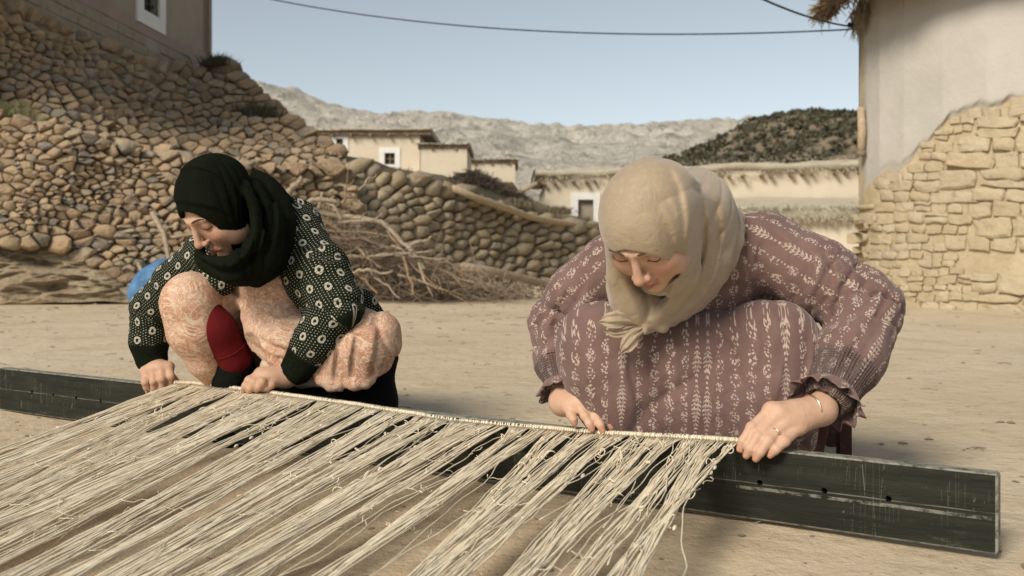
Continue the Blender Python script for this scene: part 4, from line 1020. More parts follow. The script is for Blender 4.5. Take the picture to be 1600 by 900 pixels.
def beam_mesh():
    holes = [(bp_(50), .064), (bp_(83), .064), (bp_(119), .064), (bp_(157), .064), (bp_(1187), .066), (bp_(1288), .066), (bp_(1388), .066)]
    bv = .0025; r = .0052; mb = MB()
    us = [bv]
    for h, z in holes: us += [h - .02, h + .02]
    us.append(BL - bv)
    def pt(u, z, o): return beampt(u, o, z)
    # front face with holes
    for i in range(len(us) - 1):
        u0, u1 = us[i], us[i + 1]; z0, z1 = bv, BH - bv
        if i % 2 == 0:
            for q in range(8):
                a = u0 + (u1 - u0) * q / 8; b = u0 + (u1 - u0) * (q + 1) / 8; mb.add([pt(a, z0, 0), pt(b, z0, 0), pt(b, z1, 0), pt(a, z1, 0)], [(0, 1, 2, 3)])
        else:
            h, hz = holes[i // 2]; n = 16; an = np.arange(n) * 2 * np.pi / n 
            ring = [pt(h + r * math.cos(a), hz + r * math.sin(a), 0) for a in an]; inn = [pt(h + r * math.cos(a), hz + r * math.sin(a), -.028) for a in an]
            out = []
            for a in an:
                cx, sx = math.cos(a), math.sin(a); k = 1 / max(abs(cx), abs(sx)); ou = h + (u1 - u0) / 2 * cx * k; oz = hz + (((z1 - hz) if sx > 0 else (hz - z0)) * sx * k); out.append(pt(ou, oz, 0))
            V = ring + inn + out; Fs = [(2 * n + q, 2 * n + (q + 1) % n, (q + 1) % n, q) for q in range(n)] + [(q, (q + 1) % n, n + (q + 1) % n, n + q) for q in range(n)] + [tuple(range(n, 2 * n))]
            mb.add(V, Fs)
            for cu, cz in ((u0, z0), (u1, z0), (u1, z1), (u0, z1)):
                pass
    # bevels, top, back, ends
    prof = [(0, bv), (0, BH - bv), (-bv, BH), (-BT + bv, BH), (-BT, BH - bv), (-BT, bv), (-BT + bv, 0), (-bv, 0)]
    ns = 80
    for i in range(1, 8):
        o0, z0 = prof[i]; o1, z1 = prof[(i + 1) % 8]
        for q in range(ns):
            a = bv + (BL - 2 * bv) * q / ns; b = bv + (BL - 2 * bv) * (q + 1) / ns
            mb.add([pt(a, z0, o0), pt(b, z0, o0), pt(b, z1, o1), pt(a, z1, o1)], [(0, 1, 2, 3)])
    for (u, s) in ((bv, -1), (BL - bv, 1)):
        P1 = [pt(u, z, o) for o, z in prof]; cm = np.mean(P1, 0); P2 = [cm + (p - cm) * .93 + np.array([*bd, 0]) * bv * s for p in P1]
        fs = [(q, (q + 1) % 8, 8 + (q + 1) % 8, 8 + q) for q in range(8)] + [tuple(range(8, 16))]
        mb.add(P1 + P2, fs if s > 0 else [f[::-1] for f in fs])
    V = np.vstack(mb.V); rel = V[:, :2] - L0; at = np.stack([rel @ bd, rel @ bn, V[:, 2]], 1)
    o = mk('loom_beam', V, mb.F, M_beam, None, False, {'bc': at})
    import bmesh
    b = bmesh.new(); b.from_mesh(o.data); bmesh.ops.remove_doubles(b, verts=b.verts, dist=.00005); bmesh.ops.recalc_face_normals(b, faces=b.faces); b.to_mesh(o.data); b.free()
    return o
tag(beam_mesh(), 'long worn black green timber beam with drilled holes lying on edge on the ground', 'beam')
m = M('raw wool yarn', rough=.95, spec=.15); n = m.noise(40, 4); t = m.rnd() * .5 + n * .5
m.color(m.mix(n.step(.3, .7), (.74, .64, .47), (.85, .76, .59))); M_wool = m.m
m = M('twined wool cord', rough=.95, spec=.1); m.color(m.mix(m.noise(60, 4).step(.3, .7), (.42, .36, .26), (.56, .49, .37))); M_cord = m.m
lw = empty('loom_warp', beampt(BL * .5, .2, .1), 'cream wool warp threads stretched from a twined cord on the dark beam towards the camera', 'warp threads')
# twined cord along the beam top
cordpx = [(273, 598), (300, 599), (400, 611), (480, 622), (560, 633), (640, 646), (700, 655), (780, 663), (850, 669), (940, 677), (1000, 680), (1080, 684), (1157, 689)]
def cord_at(s):    # s distance along the beam
    k = np.interp(s, [bp_(c[0]) for c in cordpx], range(len(cordpx))); px = np.interp(k, range(len(cordpx)), [c[0] for c in cordpx]); py = np.interp(k, range(len(cordpx)), [c[1] for c in cordpx])
    q = L0 + bd * s - bn * .004; return np.array([q[0], q[1], HC - (py - CY) / F * q[1]])
s0, s1 = bp_(273), bp_(1157)
for ph in (0, 2.09, 4.19):
    ss = np.linspace(s0 - .004, s1 + .004, 1900); P = np.array([cord_at(s) for s in ss]); a = ss * 800 + ph
    P[:, 2] += .0030 * np.sin(a) + .0012 * np.sin(ss * 37); P[:, :2] += bn * (.0030 * np.cos(a))[:, None]
    mb = MB(); mb.tube(P, .0024, 5); mb.done('twined_cord', M_cord, lw, True)
def thread(s, dir2, length, spread, r, slub=0, n=34, z_end=None, lift=0., w=1.):
    """one thread leaving the cord at s, falling to the ground and running on towards the camera"""
    p0 = cord_at(s); t = np.linspace(0, 1, n) ** 1.15; d = t * length
    q = p0[:2] + dir2 * d[:, None] + bd * (spread * smooth01(d, -.04, .13))[:, None]
    lf = .007 + lift * .6; z = lf + (p0[2] - lf) * np.maximum(.13 * np.log1p(np.exp((1 - d / (1.1 + 4 * lift)) / .13)), 0)
    P = np.c_[q, z]
    amp = w * .0022 * np.minimum(1, d / .05)
    f1, f2 = rng.uniform(10, 28), rng.uniform(30, 70); p1, p2, p3 = rng.uniform(0, 6.28, 3)
    P[:, :2] += bd * (amp * (np.sin(d * f1 + p1) + .5 * np.sin(d * f2 + p2)))[:, None]
    P[:, 2] += amp * .8 * np.sin(d * f1 * .8 + p3)
    P[:, 2] = np.maximum(P[:, 2], .004)
    rr = np.full(n, r)
    if slub: k = rng.integers(2, n - 4); rr[k:k + 2] *= 2.1
    return P, rr
srt = s0; bundles = 0
while srt < s1 - .002:
    f_ = (srt - s0) / (s1 - s0)
    wd_ = rng.uniform(.022, .055) * (1 if f_ < .6 else 1.15)
    if srt + wd_ > s1 - .012: wd_ = s1 - srt
    cen = srt + wd_ / 2; conv = rng.uniform(.22, .68) if f_ > .42 else rng.uniform(.5, .98)
    nth = int(wd_ / .0021); mb = MB()
    ang = rng.normal(0, .04); q_ = nrm([-.20 - .24 * f_ ** .7, -1.]); dir2 = np.array([q_[0] * math.cos(ang) - q_[1] * math.sin(ang), q_[0] * math.sin(ang) + q_[1] * math.cos(ang)]) ; sh = rng.normal(0, .006)
    lift_b = rng.uniform(0, .02)
    for q in range(nth):
        s = srt + wd_ * (q + .5) / nth + rng.normal(0, .0008)
        sp = (cen - s) * (1 - conv) + sh + rng.normal(0, .0028)
        if rng.random() < .06: sp += rng.normal(0, .011)
        P, rr = thread(s, dir2, rng.uniform(1.75, 1.85), sp, rng.uniform(.0008, .0016), rng.random() < .35, lift=lift_b + rng.uniform(0, .012))
        mb.tube(P, rr, 4)
    for q in range(int(wd_ / .005)):
        s = srt + .005 * (q + .5) + rng.normal(0, .0008); c = cord_at(s); n3 = np.array([*bn, 0]); zz = np.array([0, 0, 1.])
        mb.tube(np.array([c - n3 * .0045 - zz * .003, c - n3 * .002 + zz * .0055, c + n3 * .004 + zz * .004, c + n3 * .0058 - zz * .004]) + np.array([*bd, 0]) * rng.normal(0, .0012, (4, 1)), rng.uniform(.0012, .0018), 4)
    # knots and small loops near the cord
    for q in range(rng.integers(2, 6)):
        s = rng.uniform(srt, srt + wd_); P, _ = thread(s, dir2, .9, (cen - s) * (1 - conv), .001); k = rng.integers(3, 20); c = P[k]
        th = np.linspace(0, rng.uniform(3, 6.5), 9); rad = rng.uniform(.003, .009); ax1 = nrm(rng.normal(size=3)); ax2 = nrm(np.cross(ax1, rng.normal(size=3)))
        mb.tube(c + rad * (np.cos(th)[:, None] * ax1 + np.sin(th)[:, None] * ax2) + th[:, None] * .001 + [0, 0, .003], .0009, 4)
        if rng.random() < .5: c2 = P[min(k + 4, 30)]; d = nrm(P[k + 1] - P[k]); mb.tube(np.array([c2 - d * .008, c2 - d * .003, c2 + d * .003, c2 + d * .009]), [.0008, .0028, .003, .0008], 5)
    mb.done('thread_bundle', M_wool, lw, True); bundles += 1
    srt += wd_
# loose single threads and fluff crossing between bundles
mb = MB()
for _ in range(60):
    s = rng.uniform(s0 + .08, s1 - .08); ang = rng.normal(0, .09); q_ = nrm([-.20 - .24 * ((s - s0) / (s1 - s0)) ** .7 + ang, -1.]); P, rr = thread(s, q_, rng.uniform(.3, 1.8), rng.normal(0, .02), .0009, lift=rng.uniform(0, .03), w=2.2); mb.tube(P, rr, 4)
for _ in range(300):
    s = rng.uniform(s0, s1); q_ = nrm([-.20 - .24 * ((s - s0) / (s1 - s0)) ** .7, -1.]); P, rr = thread(s, q_, 1.7, 0, .0009, lift=.012); k = rng.integers(1, 30); c = P[k]; n_ = 7; d = nrm(np.r_[bn + bd * rng.normal(0, .6), rng.normal(0, .3)]); L = rng.uniform(.01, .035)
    t = np.linspace(-1, 1, n_)[:, None]; mb.tube(c + d * L * t + rng.normal(0, .0022, (n_, 3)) + [0, 0, .004], .0007, 3)
o = mb.done('loose_threads', M_wool, lw, True); o['kind'] = 'stuff'
# ================================================================ people
def headR(yaw, pitch, roll=0):
    cy, sy, cp, sp = math.cos(R(yaw)), math.sin(R(yaw)), math.cos(R(pitch)), math.sin(R(pitch))
    f = np.array([-sy * cp, -cy * cp, -sp]); u = np.array([-sy * sp, -cy * sp, cp]); x = np.cross(f, u)
    c, s = math.cos(R(roll)), math.sin(R(roll)); x, u = x * c + u * s, u * c - x * s
    return np.stack([x, f, u], 1)
class Head:
    def __init__(s, c, Rm, sc=1.): s.c = np.array(c); s.R = Rm; s.sc = sc
    def p(s, x, y, z): return s.c + s.R @ (np.array([x, y, z]) * s.sc)
    def loc(s, P): return ((np.asarray(P) - s.c) @ s.R) / s.sc
def build_head(S, H):
    e = lambda c, r, k=.012, sub=False: S.ell(H.p(*c), np.array(r) * H.sc, H.R, k=k, sub=sub)
    cp = lambda a, b, r0, r1=None, k=.008, sub=False: S.cap(H.p(*a), H.p(*b), r0 * H.sc, (r0 if r1 is None else r1) * H.sc, k=k, sub=sub)
    e((0, -.006, .024), (.070, .080, .070))
    e((0, .018, -.022), (.060, .070, .082), .02)
    e((0, .036, -.072), (.043, .050, .040), .025)
    e((0, .0735, -.0985), (.017, .014, .014), .018)                # chin
    for s in (-1, 1):
        e((s * .0375, .058, -.034), (.025, .026, .026), .02)        # cheek
        e((s * .0335, .0905, .0015), (.0155, .012, .0125), .012, True)  # socket
        e((s * .0315, .0735, .0005), (.0138, .0128, .0125), .003)      # lidded eye
        cp((s * .010, .0875, .0205), (s * .044, .0765, .0195), .0055, .0045, .014)  # brow
        e((s * .052, .030, -.062), (.016, .034, .026), .02)         # jaw corner
    cp((0, .0865, .012), (0, .1075, -.031), .0062, .0092, .009)     # bridge
    e((0, .1085, -.0335), (.0098, .0098, .0088), .006)              # tip
    for s in (-1, 1):
        e((s * .0115, .0985, -.0375), (.0072, .0088, .0068), .005)
        e((s * .0062, .1035, -.0425), (.0032, .0036, .0034), .002, True)  # nostril
    cp((0, .094, -.047), (0, .094, -.055), .0032, .0032, .010, True)  # philtrum
    for s in (-1, 1):
        cp((s * .003, .0945, -.0610), (s * .0205, .0855, -.0695), .0054, .0024, .004)
        cp((0, .0930, -.0725), (s * .0175, .0855, -.0725), .0066, .0030, .004)
        cp((0, .1005, -.0668), (s * .0215, .0895, -.0712), .0017, .0014, .0015, True)
    cp((-.012, .087, -.0835), (.012, .087, -.0835), .004, .004, .012, True)   # fold under the lip
def surf_pt(S, H, x, z, y0=.13):
    P = H.p(x, y0, z); d = -H.R[:, 1] * H.sc
    for _ in range(60):
        v = float(S.ev(P[None].astype(f32))[0])
        if v < .0002: break
        P = P + d * max(v * .7, .0003)
    return P
def hand(S, wrist, fing, palm_r=.0125, thumb=None, k=.004, fr=1.):
    rd = [.0098 * fr, .0090 * fr, .0082 * fr, .0066 * fr]
    mc = [np.array(f[0]) for f in fing]
    for f in fing: S.cap(wrist, f[0], .0165, palm_r, k=.02)
    for a, b in zip(mc[:-1], mc[1:]): S.cap(a, b, palm_r * .9, palm_r * .9, k=.01)
    m0 = sum(mc) / len(mc); S.cap(wrist, wrist * .35 + m0 * .65, .019, .018, k=.02)
    for f in fing:
        r = rd if len(f) == 4 else [rd[0], rd[1], rd[3]]
        for i in range(len(f) - 1): S.cap(f[i], f[i + 1], r[i], r[i + 1], k=k if i else .007)
        S.ell(f[1], rd[1] * 1.10, None, k=.003)
    if thumb is not None:
        t = thumb; S.cap(t[0], t[1], .016, .0115, k=.012); S.cap(t[1], t[2], .0105, .0085, k=.004)
def skin_attrs(V, H, tips, henna=0.):
    L = H.loc(V); x, y, z = L.T; ax = np.abs(x)
    up_edge = -.0585 + .0025 * np.cos(ax * 300) - ax * .16
    lo_edge = -.0800 + ax * .30
    lip = smooth01(z, lo_edge - .0015, lo_edge + .0015) * (1 - smooth01(z, up_edge - .0012, up_edge + .0018)) * (1 - smooth01(ax, .019, .024)) * (y > .07)
    blush = np.exp(-(((ax - .04) / .022) ** 2 + ((z + .03) / .022) ** 2)) * (y > .03) + np.exp(-((x / .013) ** 2 + ((z + .033) / .012) ** 2)) * (y > .09)
    tip = np.zeros(len(V))
    for t in tips: tip = np.maximum(tip, 1 - smooth01(np.linalg.norm(V - t, axis=1), .007, .013))
    socket = np.exp(-(((ax - .032) / .017) ** 2 + ((z - .004) / .012) ** 2)) * (y > .05)
    return {'lip': lip, 'blush': blush, 'tip': tip * henna, 'lid': socket}
def skin_mat(name, base, dark):
    m = M(name, rough=.52, spec=.35); m.b.inputs['Subsurface Weight'].default_value = .12; m.b.inputs['Subsurface Radius'].default_value = (.6, .25, .12); m.b.inputs['Subsurface Scale'].default_value = .012
    n = m.noise(45, 5, .6); c = m.mix(n.step(.35, .7) * .35, base, dark)
    c = m.mix(m.attr('blush') * .4, c, (.46, .17, .11)); c = m.mix(m.attr('lid') * .45, c, (.27, .12, .08)); c = m.mix(m.attr('lip') * .85, c, (.36, .10, .085)); c = m.mix(m.attr('tip') * .6, c, (.50, .17, .07))
    m.color(c); m.bump(m.noise(330, 4, .6), .0008); m.bump(n, .0015); return m.m
M_skinR = skin_mat('fair olive skin', (.56, .355, .245), (.47, .27, .175)); M_skinL = skin_mat('light brown skin', (.50, .31, .21), (.42, .235, .15))
m = M('dark lash hair', rough=.7); m.color((.03, .018, .012)); M_lash = m.m
m = M('brow hair', rough=.8); m.color((.085, .05, .032)); M_brow = m.m
m = M('polished silver', rough=.25, Metallic=1.); m.color((.75, .68, .52)); M_metal = m.m
class ArmMap:
    """pattern coordinates of a sleeve: across (round the arm) and along it"""
    def __init__(s, pts, rad): s.p = [np.array(p) for p in pts]; s.r = rad
    def __call__(s, V):
        best = np.full(len(V), 9.); A = np.zeros(len(V)); Lg = np.zeros(len(V)); acc = 0; D = np.zeros(len(V))
        for i in range(len(s.p) - 1):
            a, b = s.p[i], s.p[i + 1]; ab = b - a; L = np.linalg.norm(ab); t = ((V - a) @ ab) / L ** 2; tc = np.clip(t, 0, 1)
            q = V - (a + tc[:, None] * ab); d = np.linalg.norm(q, axis=1) - (s.r[i] + (s.r[i + 1] - s.r[i]) * tc)
            fr_ = nrm(np.cross(ab, [0, 1., 0])); fy = nrm(np.cross(fr_, ab)); fy = -fy if fy[1] > 0 else fy
            ang = np.arctan2(q @ fr_, q @ fy); mk_ = d < best
            A = np.where(mk_, ang * s.r[i], A); Lg = np.where(mk_, acc + np.clip(t, -.2, 1.2) * L, Lg); D = np.where(mk_, d, D); best = np.minimum(best, d); acc += L
        return A, Lg, best
def eyelines(S, H, par, dark=1.):
    for s in (-1, 1):
        P = []
        for t in np.linspace(-1, 1, 13):
            x = s * (.0315 + .0135 * t); z = -.0085 + .0022 * t * t + .001 * t
            P.append(surf_pt(S, H, x, z) + H.R[:, 1] * .0003)
        mb = MB(); mb.tube(np.array(P), [.0003] + [.0013] * 11 + [.0004], 6); mb.done('eyelashes', M_lash, par, True)
        P = []
        for t in np.linspace(0, 1, 13):
            x = s * (.0125 + .036 * t); z = .0225 + .0028 * math.sin(t * 2.6) - .002 * t
            P.append(surf_pt(S, H, x, z) + H.R[:, 1] * .0001)
        mb = MB(); mb.tube(np.array(P), np.array([.0012, .0022, .0026, .0027, .0027, .0026, .0025, .0023, .0021, .0018, .0014, .001, .0006]), 6); mb.done('eyebrow', M_brow, par, True)
def torus(name, c, axis, R0, r, m, par, sq=1.):
    B = basis(axis); th = np.linspace(0, 2 * np.pi, 41); P = np.array([c + R0 * (math.cos(t) * B[:, 0] + sq * math.sin(t) * B[:, 2]) for t in th])
    mb = MB(); mb.tube(P, r, 6); return mb.done(name, m, par, True)
def ruffle(name, c, axis, r0, r1, L, m, par, nw=11, seed=0, amp=.16):
    B = basis(axis); nt_, nh = 7, 120; V = []; at = []
    ax_ = nrm(axis)
    for side in (0, 1):
        for i in range(nt_):
            t = i / (nt_ - 1)
            for j in range(nh):
                th = 2 * np.pi * j / nh; wv = 1 + amp * t * (math.sin(nw * th + seed) + .5 * math.sin((nw * 1.7 // 1) * th + 2 * seed)); rr = (r0 + (r1 - r0) * t ** .8) * wv - side * .0015
                V.append(np.array(c) + ax_ * (L * t * (1 + .12 * math.sin(nw * th * 1 + 1.5))) + rr * (math.cos(th) * B[:, 0] + math.sin(th) * B[:, 2])); at.append((th * r0, .5 + t * L, 0))
    Fs = []
    n1 = nt_ * nh
    for i in range(nt_ - 1):
        for j in range(nh):
            a = i * nh + j; b = i * nh + (j + 1) % nh; Fs.append((a, b, b + nh, a + nh)); Fs.append((n1 + a, n1 + a + nh, n1 + b + nh, n1 + b))
    for j in range(nh): a = (nt_ - 1) * nh + j; b = (nt_ - 1) * nh + (j + 1) % nh; Fs.append((a, b, n1 + b, n1 + a))
    return mk(name, V, Fs, m, par, True, {'pat': np.array(at)})

# ---------------------------------------------------------------- fabrics
m = M('mauve sprigged cotton', rough=.92, spec=.12); m.b.inputs['Sheen Weight'].default_value = .15
a_, l_, g_ = m.sep(m.attr('pat', True)); pv = m.comb(a_, l_, 0)
wa = (m.noise(22, 2, .5, pv) - .5) * .006; a = a_ + wa
c1 = a / .15; fa = (c1.fr() - .5) * .15; par = (c1.fl() * .5).fr() * 2
x = ((fa.abs() - par * .010).abs() + (l_ * 62 + (l_ * 23).sin()).sin() * .0034).abs()
leaf = x.lt(.0055) * ((l_ * 700 + x * 600).sin()).gt(.05); stem = x.lt(.0007)
ac = a / .030; col = ac.fl(); row = l_ / .037 + (col * .5).fr()
fx = (ac.fr() - .5) * .030; fy = (row.fr() - .5) * .037
e1 = ((fx / .0095) * (fx / .0095) + (fy / .0130) * (fy / .0130)).sqrt()
spk = m.vor(250, pv).lt(.47)
sprig = e1.lt(1) * spk * fa.abs().gt(.026)
fy2 = ((row + .5).fr() - .5) * .037; dot = ((fx * fx + fy2 * fy2).sqrt()).lt(.0017) * fa.abs().gt(.026)
msk = ((leaf.mx(stem)) * m.noise(190, 3, .7, pv).step(.36, .50)).mx(sprig * m.noise(200, 2, .6, pv).step(.25, .4)).mx(dot)
base = m.mix(m.noise(14, 4).step(.3, .7), (.150, .090, .078), (.190, .117, .102))
c = m.mix(msk * .78, base, (.50, .41, .34)); m.color(c)
sm = (g_ * 1)                                                       # 1 where the cuff is smocked
m.bump(((l_ * 1500).sin() + (a_ * 900).sin()) * sm, .0018); m.bump(m.noise(900, 2, .5, pv), .0005); m.bump(m.noise(38, 4, .6), .003); M_mauve = m.m
m = M('tan satin scarf', rough=.48, spec=.35); m.b.inputs['Sheen Weight'].default_value = .3
n = m.vor(75).step(.2, .55) * m.noise(18, 3).step(.4, .6)
m.color(m.mix(n * .3, (.37, .285, .19), (.27, .195, .12))); m.bump(m.noise(34, 4, .6, dist=1), .003); m.bump(m.noise(620, 2), .0009); M_tan = m.m
m = M('black green jersey', rough=.9, spec=.06)
m.color(m.mix(m.noise(9, 4).step(.3, .7), (.0045, .006, .003), (.0075, .0095, .005))); m.bump(m.noise(20, 4, .6), .006); m.bump(m.noise(800, 2), .0006); M_black = m.m
m = M('black skirt cloth', rough=.9, spec=.08); m.color((.006, .007, .006)); m.bump(m.noise(22, 4), .008); M_skirt = m.m
m = M('knitted flower cardigan', rough=.95, spec=.08)
a_, l_, g_ = m.sep(m.attr('pat', True)); pv = m.comb(a_, l_, 0)
wob = (m.noise(30, 2, .5, pv) - .5) * .006
a = a_ + wob; l = l_ - wob
ac = a / .0078; rr = l / .0068 + (ac.fl() * .5).fr(); dx = (ac.fr() - .5) * .0078; dy = (rr.fr() - .5) * .0068
dots = ((dx * dx + dy * dy * 1.6).sqrt()).lt(.00135)
A2 = a / .040; R2 = l / .046 + (A2.fl() * .5).fr(); fx = (A2.fr() - .5) * .040; fy = (R2.fr() - .5) * .046
n_ang = m.noise(170, 2, .5, pv) - .5
rad = (fx * fx * 1.5 + fy * fy).sqrt() + n_ang * .0045
flower = rad.lt(.0108) * rad.gt(.0046); field = rad.gt(.0138)
msk = ((dots * field).mx(flower)) * (1 - g_)
c = m.mix(msk * .86, m.mix(m.noise(12, 3), (.009, .013, .007), (.018, .024, .013)), (.50, .47, .38)); m.color(c)
m.bump((a_ * 1700).sin() * g_ + (l_ * 950).sin() * (1 - g_) * .4, .0018); m.bump(m.noise(600, 2, .5, pv), .0015); M_card = m.m
m = M('pink paisley cotton', rough=.9, spec=.12); v = m.tc(); n0 = m.noise(9, 3, .5, v, dist=2.2); n1 = m.noise(24, 3, .5, v, dist=2.6)
l1 = ((n0 * 7).fr() - .5).abs().lt(.09); l2 = ((n1 * 6).fr() - .5).abs().lt(.12)
c = m.mix(m.noise(11, 3, .5, v, dist=1.5).step(.42, .58), (.56, .365, .27), (.49, .26, .175)); c = m.mix(n1.step(.5, .56) * .5, c, (.40, .19, .115)); c = m.mix(l2 * .7, c, (.63, .50, .36)); c = m.mix(l1 * .8, c, (.64, .50, .36)); l3 = ((n0 * 7 + .22).fr() - .5).abs().lt(.045); c = m.mix(l3 * .6, c, (.30, .17, .09))
fl_ = m.vor(150, v).lt(.25) * m.noise(30, 2).gt(.5); c = m.mix(fl_ * .5, c, (.30, .20, .10))
m.color(c); m.bump(m.noise(30, 4, .6, v), .004); m.bump(m.noise(800, 2), .0005); M_pais = m.m
m = M('red ribbed legging', rough=.9, spec=.1); m.color(m.mix(m.noise(12, 3), (.085, .005, .007), (.11, .009, .010))); m.bump(m.noise(60, 4), .002); M_red = m.m
m = M('cream petticoat', rough=.9); m.color((.47, .39, .29)); m.bump(m.noise(25, 4), .004); M_pet = m.m
m = M('dark maroon floral cloth', rough=.9); m.color(m.mix(m.noise(60, 3).gt(.62) * .6, (.055, .018, .014), (.16, .09, .05))); m.bump(m.noise(40, 4), .004); M_maroon = m.m
m = M('dark red stool wood', rough=.6, spec=.3); m.color(m.mix(m.noise(70, 3).gt(.6) * .5, (.05, .014, .010), (.13, .06, .035))); M_stool = m.m

def arm_folds(a, b, amp, n, twist, ph, c0=.5, wdt=.5, side=0.):
    """narrow soft creases round a sleeve between a and b, strongest at c0 and on one side"""
    a = np.array(a, f32); b = np.array(b, f32); ab = b - a; L = float(np.linalg.norm(ab)); d = ab / L
    x = nrm(np.cross(d, [0, 1, 0])).astype(f32); y = np.cross(d, x).astype(f32)
    def f(P):
        q = P - a; t = (q @ d) / L; qx = q @ x; qy = q @ y; th = np.arctan2(qy, qx); rr = np.sqrt(qx * qx + qy * qy)
        w_ = np.exp(-((t - c0) / wdt) ** 2) * np.clip(1.8 - rr / .07, 0, 1)
        g = .35 + .65 * (.5 + .5 * np.cos(th - side))
        s1 = np.abs(np.sin(t * n * 3.14 + np.sin(th * twist + ph) * 1.3 + .8 * np.sin(t * 9 + ph * 3)))
        s2 = np.abs(np.sin(t * n * 4.6 - np.sin(th + ph * 2) * 1.9 + 1.1 * np.sin(t * 6 + ph)))
        return amp * w_ * g * (1.3 * (1 - s1) ** 3 + .8 * (1 - s2) ** 4 - .35)
    return f
def cone_folds(k, crown, amp, n, mask, ph=0.):
    """folds that gather at point k"""
    k = np.array(k, f32); d = nrm(np.array(crown) - k).astype(f32); x = nrm(np.cross(d, [0, 0, 1])).astype(f32); y = np.cross(d, x).astype(f32)
    def f(P):
        q = P - k; r = q @ d; th = np.arctan2(q @ y, q @ x)
        s_ = np.abs(np.sin(th * n + 1.2 * np.sin(r * 17 + ph) + .7 * np.sin(th * 2.3 + ph)))
        return amp * mask(P) * ((1 - s_) ** 1.8 * 1.5 - .35)
    return f

def creases(curves, Y, amp, w=.012, soft=.004):
    """cloth lying over cloth: along each drawn line the side to its right is raised and falls off smoothly"""
    cs = []
    for c in curves:
        P = np.array([W(x, y, Y)[[0, 2]] for x, y in c[0]]); Q = np.vstack([2 * P[0] - P[1], P, 2 * P[-1] - P[-2]]); o = []
        for i in range(len(P) - 1):
            a, b, d, e = Q[i:i + 4]
            for t in np.linspace(0, 1, 4, endpoint=False): o.append(.5 * (2 * b + (d - a) * t + (2 * a - 5 * b + 4 * d - e) * t * t + (3 * b - a - 3 * d + e) * t ** 3))
        o.append(P[-1]); cs.append((np.array(o, f32), c[1] if len(c) > 1 else 1.))
    def f(P):
        X = P[..., 0] / P[..., 1] * Y; Z = (P[..., 2] - HC) / P[..., 1] * Y + HC; out = np.zeros(X.shape, f32)
        for pts, s_ in cs:
            lo = pts.min(0) - .042; hi = pts.max(0) + .042
            if X.max() < lo[0] or X.min() > hi[0] or Z.max() < lo[1] or Z.min() > hi[1]: continue
            bd_ = np.full(X.shape, 9., f32); sd = np.zeros(X.shape, f32); T = np.zeros(X.shape, f32); n = len(pts) - 1
            for i in range(n):
                a = pts[i]; ab = pts[i + 1] - a; t = np.clip(((X - a[0]) * ab[0] + (Z - a[1]) * ab[1]) / float(ab @ ab), 0, 1)
                dx = X - a[0] - t * ab[0]; dz = Z - a[1] - t * ab[1]; d = dx * dx + dz * dz; m_ = d < bd_
                bd_ = np.where(m_, d, bd_); sd = np.where(m_, dx * ab[1] - dz * ab[0], sd); T = np.where(m_, (i + t) / n, T)
            d = np.sqrt(bd_); env = np.maximum(np.sin(np.clip(T, .0, 1) * np.pi), 0) ** .6
            out += (env * s_ * amp * np.sign(sd) * np.tanh(d / soft) * np.exp(-d / (w * 1.5)) * np.clip(1.3 - d / .03, 0, 1)).astype(f32)
        return out
    return f

